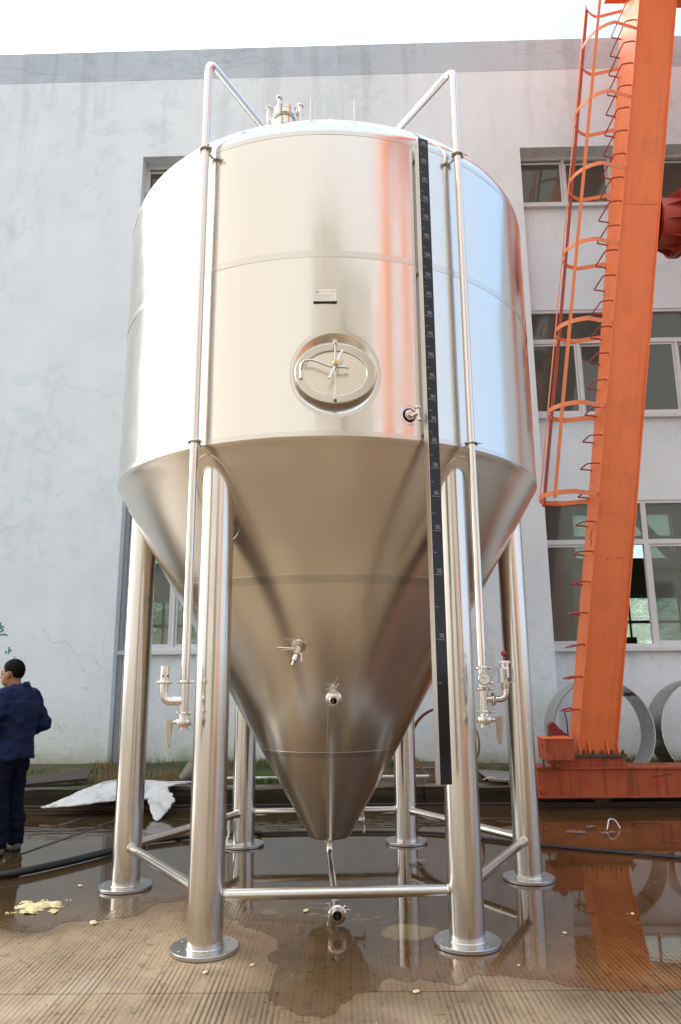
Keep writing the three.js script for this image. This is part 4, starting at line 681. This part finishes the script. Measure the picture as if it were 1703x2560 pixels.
  const rag = (a, b, n, j) => { const o = []; for (let k = 0; k < n; k++) { const f = k / n; o.push([mix(a[0], b[0], f) + rr(-j, j), mix(a[1], b[1], f) + rr(-j, j)]); } return o; };
  const out1 = [...rag([-3.46, 8.86], [-2.95, 8.72], 12, 0.008), ...rag([-2.95, 8.72], [-2.05, 9.0], 22, 0.01), ...rag([-2.05, 9.0], [-2.1, 9.55], 6, 0.02), ...rag([-2.1, 9.55], [-2.9, 9.62], 10, 0.02), ...rag([-2.9, 9.62], [-3.46, 8.86], 10, 0.02)];
  t = thing('white_board', 0, 0, 0); tag(t, 'torn white foam board lying over the kerb behind the left leg', 'foam board');
  part('board', torn(out1, 0.022, (x, z) => 0.11 + 0.13 * sst(8.7, 9.6, z) + 0.05 * Math.sin((x + 3.2) * 2.6) + 0.02 * (fbm(x * 9, z * 9, 3) - 0.5)), M.foam, t);
  const out2 = [...rag([-2.35, 9.3], [-2.30, 9.1], 4, 0.01), ...rag([-2.30, 9.05], [-2.08, 8.55], 20, 0.006), ...rag([-2.02, 8.46], [-1.93, 8.95], 30, 0.012), ...rag([-1.96, 9.0], [-2.1, 9.25], 8, 0.02), ...rag([-2.1, 9.25], [-1.86, 9.38], 6, 0.01), ...rag([-1.84, 9.5], [-2.3, 9.52], 8, 0.02)];
  t = thing('white_board', 0, 0, 0); tag(t, 'jagged white foam piece with its torn tip in the water', 'foam board');
  part('board', torn(out2, 0.022, (x, z) => 0.015 + 0.26 * sst(8.46, 9.4, z) + 0.016 * (fbm(x * 9, z * 9, 3) - 0.5)), M.foam, t);
}

// ---------------------------------------------------------------- hoses and litter on the wet ground
{
  M.rubber = std([0.012, 0.012, 0.013], 0.38);
  const cv = (pts, r, n = 80, seg = 12) => sweep(new THREE.CatmullRomCurve3(pts.map(([x, z, y]) => V(x, y ?? r + 0.006, -z))).getPoints(n), r, seg);
  let t = thing('black_hose', 0, 0, 0); tag(t, 'thick black hose with a metal coupling lying in the puddle at left', 'hose');
  part('hose', cv([[-4.2, 5.75], [-3.4, 6.02], [-2.69, 6.2], [-2.35, 6.55], [-2.06, 7.0], [-1.93, 7.28]], 0.030), M.rubber, t);
  part('coupling', mg([cyl(0.034, 0.03), cyl(0.034, 0.03, 0, 0.045), cyl(0.028, 0.12, 0, 0.03), cyl(0.036, 0.012, 0, 0.085)].map((g) => g.rotateX(-Math.PI / 2).rotateY(-0.85).translate(-1.92, 0.036, -7.30))), std([0.16, 0.16, 0.16], 0.3, 0.8), t);
  part('hose', cv([[-1.84, 7.39], [-1.5, 7.58], [-1.0, 7.70], [-0.8, 7.72]], 0.024), M.rubber, t);
  t = thing('black_cable', 0, 0, 0); tag(t, 'thin pair of black cables crossing the puddle behind the tank legs', 'cable');
  for (const o of [0, 0.035]) part('cable', cv([[-0.85, 7.76 + o], [-0.38, 7.80 + o], [0.9, 7.72 + o * 0.7], [1.4, 7.42 + o], [1.82, 7.16 + o], [2.86, 6.68 + o], [4.2, 6.1 + o]], 0.011, 100, 8), M.rubber, t);
  M.capRed = std([0.75, 0.10, 0.025], 0.35);
  for (const [x, z, a, l] of [[-1.60, 7.62, 0.5, 'orange plastic cap lying in the puddle nearer to the hose'], [-1.53, 7.84, -0.4, 'orange plastic cap lying in the puddle farther from the hose']]) { const c = part('orange_cap', clathe([[0, 0.0], [0.036, 0], [0.038, 0.004], [0.036, 0.028], [0.028, 0.036], [0, 0.038]], 24), M.capRed, scene); c.position.set(x, 0.012, -z); c.rotation.set(0.5, a, 0.3); tag(c, l, 'plastic cap'); }
  // expanding foam lumps
  reseed(88); M.pu = std([0.72, 0.60, 0.33], 0.75);
  const lump = (x, z, sx, sz, h, label, grp, n) => {
    const f = (a, b) => { let m = 0; for (const [cx, cz, r] of n) m = Math.max(m, 1 - Math.hypot((a - cx) / r, (b - cz) / (r * 0.7))); return m + 0.22 * (fbm(a * 5 + x * 9, b * 5 + z, 3) - 0.5); };
    const g = nets((a, b, c) => (b < -0.05 ? 1 : b - 0.55 * Math.sqrt(Math.max(0, f(a, c))) + (f(a, c) <= 0.02 ? 0.12 : 0) - 0.12 * (vn(a * 9, c * 9 + b * 5) - 0.5)), [-1.3, -0.1, -1.3], [1.3, 0.9, 1.3], 0.06);
    g.scale(sx, h, sz); const m = part('foam_lump', g, M.pu, scene); m.position.set(x, 0.004, -z); tag(m, label, 'foam', grp); return m;
  };
  lump(-2.10, 5.50, 0.130, 0.12, 0.05, 'yellow crumbly foam lump in the shallow water at left', null, [[-0.5, 0.0, 0.5], [0.1, 0.05, 0.55], [0.75, -0.2, 0.42], [-0.1, 0.55, 0.4], [0.35, -0.3, 0.4]]);
  const bits = [[-1.99, 6.0, 0.022, 'small foam chip in the water behind the yellow foam lump'], [-1.605, 5.14, 0.036, 'flat foam chip on damp concrete below the left foot plate'], [-0.50, 4.43, 0.018, 'tiny foam chip at the front edge of the left front foot plate'], [-0.74, 4.33, 0.022, 'slanted foam chip lying before the left front foot plate'], [-0.25, 5.36, 0.03, 'foam chip floating left of the drain valve under the brace'], [0.36, 4.07, 0.022, 'pale foam chip on dry concrete at the front right of centre'], [1.35, 4.9, 0.018, 'foam chip in the water right of the right front foot plate'], [1.9, 5.25, 0.02, 'foam chip floating on the orange reflection'], [0.95, 4.4, 0.012, 'tiny foam chip in shallow water before the right front foot plate']];
  const chip = new THREE.IcosahedronGeometry(1, 1); { const p = chip.attributes.position; for (let i = 0; i < p.count; i++) { const k = 0.7 + 0.5 * vn(p.getX(i) * 3 + 7, p.getZ(i) * 3 + p.getY(i) * 2); p.setXYZ(i, p.getX(i) * k, p.getY(i) * k, p.getZ(i) * k); } chip.computeVertexNormals(); }
  bits.forEach(([x, z, s, l]) => { const m = part('foam_chip', chip, M.pu, scene); m.position.set(x, 0.003 + s * 0.18, -z); m.scale.set(s * 1.15, s * 0.28, s * 0.62); m.rotation.y = rr(0, 3); tag(m, l, 'foam chip', 'foam chips on the ground'); });
  { // grit
    const g = new THREE.IcosahedronGeometry(1, 0), N = 1500, im = new THREE.InstancedMesh(g, std([1, 1, 1], 0.9), N), m = new THREE.Matrix4(), q = new THREE.Quaternion(), c = new THREE.Color(); let n = 0;
    while (n < N) { const x = rr(-2.4, 2.4), z = rr(3.6, 7.5); if (rnd() > (wetAt(x, z) > 0.1 ? 0.25 : 0.5 + fbm(x * 4, z * 4, 2) * 0.5)) continue; const s = 0.0012 + 0.0035 * Math.pow(rnd(), 4); q.setFromEuler(new THREE.Euler(rr(0, 6), rr(0, 6), 0)); m.compose(V(x, s * 0.5, -z), q, V(s, s * rr(0.5, 1), s * rr(0.7, 1.3))); im.setMatrixAt(n, m); const k = rr(0.1, 0.5); c.setRGB(k, k * 0.9, k * 0.75); im.setColorAt(n++, c); }
    im.name = numbered('grit'); shade(im); tag(im, 'fine grit and pebbles scattered over the concrete', 'grit', null, 'stuff'); scene.add(im);
  }
  // clear plastic scraps
  M.film = phys([0.6, 0.6, 0.6], 0.1, 0, { transmission: 0.8, thickness: 0 });
  reseed(55);
  const scraps = [[2.30, 7.72, 0.09, 'crumpled clear plastic scrap floating left of the white wire'], [2.52, 7.98, 0.07, 'crumpled clear plastic scrap floating farthest from the viewer'], [2.62, 7.70, 0.08, 'crumpled clear plastic scrap floating nearest below the white wire'], [0.62, 6.62, 0.07, 'clear plastic scrap floating beside the back right leg']];
  for (const [x, z, s, l] of scraps) { const g = new THREE.PlaneGeometry(2, 1.1, 12, 8).rotateX(-Math.PI / 2), p = g.attributes.position; for (let i = 0; i < p.count; i++) p.setY(i, 0.5 * fbm(p.getX(i) * 2.5 + x * 7, p.getZ(i) * 3 + z, 3) - 0.12); g.computeVertexNormals(); const m = part('plastic_scrap', g, M.film, scene); m.position.set(x, 0.012, -z); m.scale.setScalar(s); m.rotation.y = rr(-0.6, 0.6); tag(m, l, 'plastic scrap'); }
  tag(part('white_wire', sweep(bend([V(2.66, 0.012, -7.86), V(2.72, 0.10, -7.95), V(2.79, 0.085, -7.97), V(2.82, 0.01, -7.93)], 0.03), 0.006, 8), std([0.7, 0.7, 0.7], 0.5), scene), 'bent white wire standing up out of the puddle', 'wire');
  const o = legAt[2]; // tape hanging on the far left leg
  tag(part('loose_tape', mg([sweep(bend([V(CX + o.x - 0.115, 0.30, -CZ + o.z + 0.05), V(CX + o.x - 0.13, 0.2, -CZ + o.z + 0.06), V(CX + o.x - 0.12, 0.12, -CZ + o.z + 0.08), V(CX + o.x - 0.14, 0.05, -CZ + o.z + 0.12), V(CX + o.x - 0.10, 0.035, -CZ + o.z + 0.15)], 0.03), 0.012, 8), box(0.10, 0.02, 0.06, CX + o.x - 0.12, 0.035, -CZ + o.z + 0.14, 0.008)]), std([0.62, 0.62, 0.52], 0.7), scene), 'pale tape hanging down the back left tank leg onto its foot plate', 'tape');
  // strips and boards lying by the man
  tag(part('ground_strip', mg([bar(V(-2.50, 0.004, -8.6), V(-2.92, 0.004, -6.9), 0.035, 0.004), bar(V(-2.83, 0.004, -9.0), V(-3.02, 0.004, -8.3), 0.07, 0.004)]), std([0.03, 0.028, 0.026], 0.5), scene), 'flat dark strips lying in the puddle beside the man', 'strip');
}

// ---------------------------------------------------------------- the man at the left edge
{
  const man = thing('person', -3.06, 0, -7.07, -106 * D2R); man.scale.setScalar(1.0);
  tag(man, 'man in navy work jacket and trousers, hands on hips, looking left', 'person');
  const smin = (a, b, k) => { const h = clamp(0.5 + (0.5 * (b - a)) / k); return b + (a - b) * h - k * h * (1 - h); };
  const cap = (x, y, z, a, b, r1, r2, sx = 1, sz = 1) => { const px = x - a[0], py = y - a[1], pz = z - a[2], dx = b[0] - a[0], dy = b[1] - a[1], dz = b[2] - a[2], t = clamp((px * dx + py * dy + pz * dz) / (dx * dx + dy * dy + dz * dz)); return Math.hypot((px - dx * t) / sx, py - dy * t, (pz - dz * t) / sz) - mix(r1, r2, t); };
  const ell = (x, y, z, c, r) => { const k = Math.hypot((x - c[0]) / r[0], (y - c[1]) / r[1], (z - c[2]) / r[2]); return (k - 1) * Math.min(...r); };
  // joints: x is the man's left, z his front
  const J = { sL: [0.185, 1.37, -0.01], sR: [-0.185, 1.37, -0.01], eL: [0.33, 1.12, -0.01], eR: [-0.285, 1.12, -0.10], wL: [0.215, 0.955, 0.085], wR: [-0.215, 0.975, 0.05], hL: [0.09, 0.90, 0], hR: [-0.09, 0.90, 0], kL: [0.105, 0.49, 0.02], kR: [-0.105, 0.49, 0.02], aL: [0.11, 0.09, -0.02], aR: [-0.11, 0.09, -0.02] };
  // head frame turned to his left
  const HA = 11 * D2R, hc = Math.cos(HA), hs = Math.sin(HA);
  const head = (x, y, z) => { z -= 0.075; const lx = x * hc - z * hs, lz = x * hs + z * hc; return [lx, y - 1.575, lz]; }; // lz = face direction
  const headS = (X, Y, Z) => { const [x, y, z] = head(X, Y, Z); let d = ell(x, y, z, [0, 0.03, -0.01], [0.076, 0.105, 0.096]); d = smin(d, ell(x, y, z, [0, -0.055, 0.035], [0.055, 0.062, 0.058]), 0.035); d = smin(d, cap(x, y, z, [0, 0.005, 0.088], [0, -0.025, 0.104], 0.009, 0.013), 0.014); d = smin(d, ell(x, y, z, [0, -0.065, 0.088], [0.022, 0.011, 0.010]), 0.01); d = smin(d, ell(x, y, z, [0, 0.028, 0.078], [0.05, 0.011, 0.012]), 0.014); for (const s of [-1, 1]) { d = Math.max(d, -(Math.hypot(x - s * 0.031, y - 0.008, z - 0.092) - 0.011)); d = smin(d, ell(x, y, z, [s * 0.031, 0.006, 0.08], [0.014, 0.010, 0.010]), 0.006); d = smin(d, ell(x, y, z, [s * 0.083, -0.006, -0.004], [0.012, 0.034, 0.020]), 0.005); } d = smin(d, cap(x, y, z, [0, -0.07, -0.03], [0, -0.2, -0.085], 0.052, 0.064), 0.03); return d; };
  const body = (x, y, z) => { let d = headS(x, y, z); d = smin(d, ell(x, y, z, [0, 1.2, -0.01], [0.165, 0.24, 0.10]), 0.06); d = smin(d, ell(x, y, z, [0, 0.95, 0], [0.145, 0.13, 0.10]), 0.06); for (const s of ['L', 'R']) { d = smin(d, cap(x, y, z, J['s' + s], J['e' + s], 0.045, 0.036), 0.03); d = smin(d, cap(x, y, z, J['e' + s], J['w' + s], 0.036, 0.026), 0.012); d = smin(d, cap(x, y, z, J['h' + s], J['k' + s], 0.07, 0.05), 0.03); d = smin(d, cap(x, y, z, J['k' + s], J['a' + s], 0.048, 0.035), 0.02); } return d; };
  M.skin = std([0.34, 0.155, 0.085], 0.5); M.navy = phys([0.012, 0.021, 0.068], 0.85, 0, { specularIntensity: 0.35 }); M.navy2 = phys([0.006, 0.009, 0.024], 0.9, 0, { specularIntensity: 0.25 }); M.hair = phys([0.005, 0.0045, 0.0045], 0.8, 0, { specularIntensity: 0.3 });
  const bodyG = nets(body, [-0.45, 0.05, -0.2], [0.45, 1.40, 0.2], 0.02), headG = nets((x, y, z) => Math.max(headS(x, y, z), 1.37 - y), [-0.16, 1.34, -0.10], [0.18, 1.74, 0.25], 0.006);
  const hands = [];
  for (const s of [1, -1]) { // a palm on the hip, thumb behind, four bent fingers in front
    const w = s > 0 ? J.wL : J.wR, q = [w[0] - s * 0.02, w[1] - 0.03, w[2] + 0.045], fing = [[0.030, 0.010, 0.078], [0.012, -0.012, 0.088], [-0.008, -0.030, 0.082], [-0.026, -0.046, 0.066]];
    const f = (x, y, z) => { let d = cap(x, y, z, w, q, 0.026, 0.030, 0.75, 1); d = smin(d, cap(x, y, z, w, [w[0] + s * 0.012, w[1] + 0.06, w[2] - 0.045], 0.028, 0.028), 0.01); for (const [b, e, l] of fing) { const a = [q[0], q[1] + b * 0.7, q[2] + 0.012 - Math.abs(b) * 0.2], m = [a[0] - s * 0.018, a[1] + e * 0.4 - 0.01, a[2] + l * 0.5], t = [m[0] - s * 0.026, m[1] + e * 0.3 - 0.012, m[2] + l * 0.36]; d = smin(d, Math.min(cap(x, y, z, a, m, 0.0092, 0.0085), cap(x, y, z, m, t, 0.0085, 0.0072)), 0.004); } const a = [w[0], w[1] - 0.005, w[2] + 0.02], m = [a[0] + s * 0.008, a[1] - 0.012, a[2] - 0.036], t = [m[0] - s * 0.012, m[1] - 0.014, m[2] - 0.024]; d = smin(d, Math.min(cap(x, y, z, a, m, 0.013, 0.0105), cap(x, y, z, m, t, 0.0105, 0.008)), 0.008); return d; };
    hands.push(nets(f, [w[0] - 0.1, w[1] - 0.14, w[2] - 0.11], [w[0] + 0.1, w[1] + 0.1, w[2] + 0.17], 0.004));
  }
  part('body', mg([bodyG, headG, ...hands]), M.skin, man);
  const ear = part('eye', mg([-1, 1].map((s) => { const g = new THREE.SphereGeometry(0.0105, 12, 10).translate(s * 0.031, 1.575 + 0.008, 0.083); return g.rotateY(HA).translate(0, 0, 0.075); })), std([0.05, 0.04, 0.035], 0.2), man);
  const hairS = (X, Y, Z) => { const [x, y, z] = head(X, Y, Z); let d = ell(x, y, z, [0, 0.042, -0.018], [0.0815, 0.106, 0.104]) + 0.004 * (vn(X * 240, Y * 120 + Z * 190) - 0.5);
    const line = z > 0.02 ? mix(0.02, 0.085, sst(0.02, 0.075, z)) : z > -0.035 ? mix(0.030, 0.02, sst(-0.0, 0.02, z)) - 0.035 * sst(0.012, 0.018, z) : mix(-0.085, 0.030, sst(-0.062, -0.028, z)); // hairline: brow, sideburn, round the ear, nape
    return Math.max(d, line - y); };
  part('hair', nets(hairS, [-0.15, 1.46, -0.10], [0.16, 1.75, 0.24], 0.006), M.hair, man);
  const wr = (x, y, z, a) => a * (fbm(x * 9 + 3 + z * 7, y * 16 - z * 5, 3) - 0.5);
  const jack = (x, y, z) => {
    let d = ell(x, y, z, [0, 1.24, -0.025], [0.205, 0.25, 0.158]); d = smin(d, cap(x, y, z, [-0.16, 1.375, -0.02], [0.16, 1.375, -0.02], 0.075, 0.075), 0.06);
    const t = clamp((1.3 - y) / 0.5), rx = mix(0.195, 0.215, t), rz = mix(0.145, 0.165, t); d = smin(d, Math.max((Math.hypot(x / rx, (z + 0.015) / rz) - 1) * 0.13, y - 1.3, 0.81 - y), 0.05);
    for (const s of ['L', 'R']) { const S = J['s' + s], E = J['e' + s], W = J['w' + s]; d = smin(d, cap(x, y, z, S, E, 0.082, 0.068), 0.035); d = smin(d, cap(x, y, z, E, [mix(E[0], W[0], 0.9), mix(E[1], W[1], 0.9), mix(E[2], W[2], 0.9)], 0.068, 0.048), 0.02); }
    d = Math.min(d, Math.max(cap(x, y, z, [0, 1.43, -0.03], [0, 1.475, -0.045], 0.08, 0.068), -cap(x, y, z, [0, 1.4, -0.035], [0, 1.6, -0.04], 0.062, 0.062)));
    d += wr(x, y, z, 0.036) + 0.004 * Math.sin(y * 60 + x * 14 + 6 * fbm(x * 5, y * 5)) * sst(0.1, 0.3, Math.abs(x)); d = Math.max(d, 0.815 - y + 0.01 * Math.sin(x * 20)); return d;
  };
  const jacket = part('jacket', nets(jack, [-0.5, 0.79, -0.28], [0.5, 1.56, 0.28], 0.0115), M.navy, man);
  part('pocket', box(0.11, 0.13, 0.008, 0.105, 1.25, 0.132, 0.003), M.navy, jacket);
  const tr = (x, y, z) => { let d = Math.max(ell(x, y, z, [0, 0.90, -0.01], [0.185, 0.17, 0.135]), y - 0.95); for (const s of ['L', 'R']) { const H = J['h' + s], K = J['k' + s], A = J['a' + s]; d = smin(d, cap(x, y, z, H, K, 0.105, 0.085), 0.03); d = smin(d, cap(x, y, z, K, [A[0], 0.10, A[2]], 0.085, 0.082), 0.02); } d += wr(x * 0.8, y, z, 0.042) + 0.007 * Math.sin(y * 55 + x * 30) * sst(0.35, 0.12, y); return Math.max(d, 0.055 - y); };
  part('trousers', nets(tr, [-0.26, 0.03, -0.2], [0.26, 0.97, 0.2], 0.0125), M.navy2, man);
  const shoe = (s) => (x, y, z) => { let d = smin(ell(x, y, z, [s * 0.12, 0.04, 0.075], [0.052, 0.045, 0.105]), cap(x, y, z, [s * 0.112, 0.045, -0.04], [s * 0.112, 0.09, -0.03], 0.046, 0.045), 0.03); return Math.max(d, 0.004 - y); };
  for (const s of [1, -1]) { const sh = part('shoe', nets(shoe(s), [s * 0.12 - 0.09, -0.02, -0.13], [s * 0.12 + 0.09, 0.16, 0.21], 0.009), std([0.13, 0.125, 0.12], 0.7), man); part('sole', nets((x, y, z) => Math.max(shoe(s)(x, Math.max(y, 0.02), z) - 0.004, 0.003 - y, y - 0.024), [s * 0.12 - 0.09, -0.02, -0.14], [s * 0.12 + 0.09, 0.05, 0.22], 0.008), M.bore, sh); }
}

// ---------------------------------------------------------------- seen through the hall and mirrored in the steel
{
  reseed(66);
  const crownG = (n, R, H) => { const P = []; for (let i = 0; i < n; i++) { const k = Math.floor(rr(0, 9)), cx = R * 0.55 * Math.cos(k * 2.4), cz = R * 0.55 * Math.sin(k * 2.4), cy = H * (0.35 + 0.6 * hash(k, 9)), a = rr(0, 6.28), b = Math.acos(rr(-1, 1)), r = R * 0.55 * Math.cbrt(rnd()), x = cx + r * Math.sin(b) * Math.cos(a), y = cy + r * Math.cos(b) * 0.9, z = cz + r * Math.sin(b) * Math.sin(a), s = rr(0.05, 0.13), u = rr(0, 6.28), t = rr(-0.9, 0.9); const e1 = V(Math.cos(u), t * 0.5, Math.sin(u)).multiplyScalar(s), e2 = V(-Math.sin(u) * 0.6, t, Math.cos(u) * 0.6).multiplyScalar(s); P.push(x - e1.x, y - e1.y, z - e1.z, x + e2.x, y + e2.y, z + e2.z, x + e1.x, y + e1.y, z + e1.z); } const g = new THREE.BufferGeometry(); g.setAttribute('position', new THREE.Float32BufferAttribute(P, 3)); g.computeVertexNormals(); return g; };
  const leafM = phys([0.10, 0.17, 0.045], 0.7, 0, { transmission: 0.35, thickness: 0 }), bark = std([0.09, 0.07, 0.05], 0.9);
  const t0 = thing('tree', 0, 0, 0); tag(t0, 'leafy green tree seen through the hall windows', 'tree', 'trees behind the factory hall');
  part('crown', crownG(9000, 2.3, 5.2).translate(0, 0.6, 0), leafM, t0); part('trunk', sweep([V(0, -0.1, 0), V(0.1, 1.2, 0.05), V(0.05, 2.6, -0.1), V(0.2, 4.2, 0)], (k) => 0.17 * (1 - 0.75 * k), 10), bark, t0);
  const spots = [[-13.5, 31, 1.0], [-8.2, 34, 0.95], [-4.4, 32, 0.85], [9.4, 32, 0.9], [12.6, 34, 1.0], [16.4, 32, 0.95]];
  spots.forEach(([x, z, s], i) => { const t = i ? t0.clone() : t0; if (i) { t.name = numbered('tree'); scene.add(t); } t.position.set(x, 0, -z); t.rotation.y = i * 1.3; t.scale.setScalar(s); });
  // sunlit building across the yard
  const beige = std([0.44, 0.39, 0.32], 0.85), pale = std([0.60, 0.56, 0.49], 0.85), dark = phys([0.05, 0.055, 0.06], 0.08, 0), trim = std([0.6, 0.58, 0.54], 0.7);
  const block = (name, x, z, w, h, d, mat, label, nx, ny) => {
    const b = thing(name, x, 0, z); tag(b, label, 'building'); part('wall', box(w, h, d, 0, h / 2, d / 2), mat, b); part('parapet', box(w + 0.3, 0.5, 0.4, 0, h - 0.1, 0.05), trim, b);
    const wg = box(w / nx * 0.5, h / ny * 0.45, 0.06), fg = box(w / nx * 0.5 + 0.16, 0.1, 0.14);
    for (let i = 0; i < nx; i++) for (let j = 0; j < ny; j++) { const f = part('window', wg, dark, b); f.position.set(-w / 2 + (i + 0.5) * w / nx, (j + 0.5) * h / ny, -0.02); part('sill', fg, trim, f).position.set(0, -h / ny * 0.245, -0.06); }
    return b;
  };
  block('workshop_building', -7.5, 17, 17, 9.5, 10, pale, 'pale low workshop across the yard, mirrored in the left of the tank', 6, 3);
  block('apartment_block', 0.5, 24, 7.4, 24.5, 12, beige, 'tall beige block across the yard, mirrored in the middle of the tank', 4, 8);
  block('apartment_block', 9.0, 24.5, 7.6, 22.5, 12, beige, 'slightly lower beige block across the yard, mirrored right of the middle of the tank', 4, 7);
  block('warehouse', 22, 22, 18, 8, 12, pale, 'long pale warehouse across the yard, mirrored in the right of the tank', 6, 2);
}
renderer.render(scene, camera);
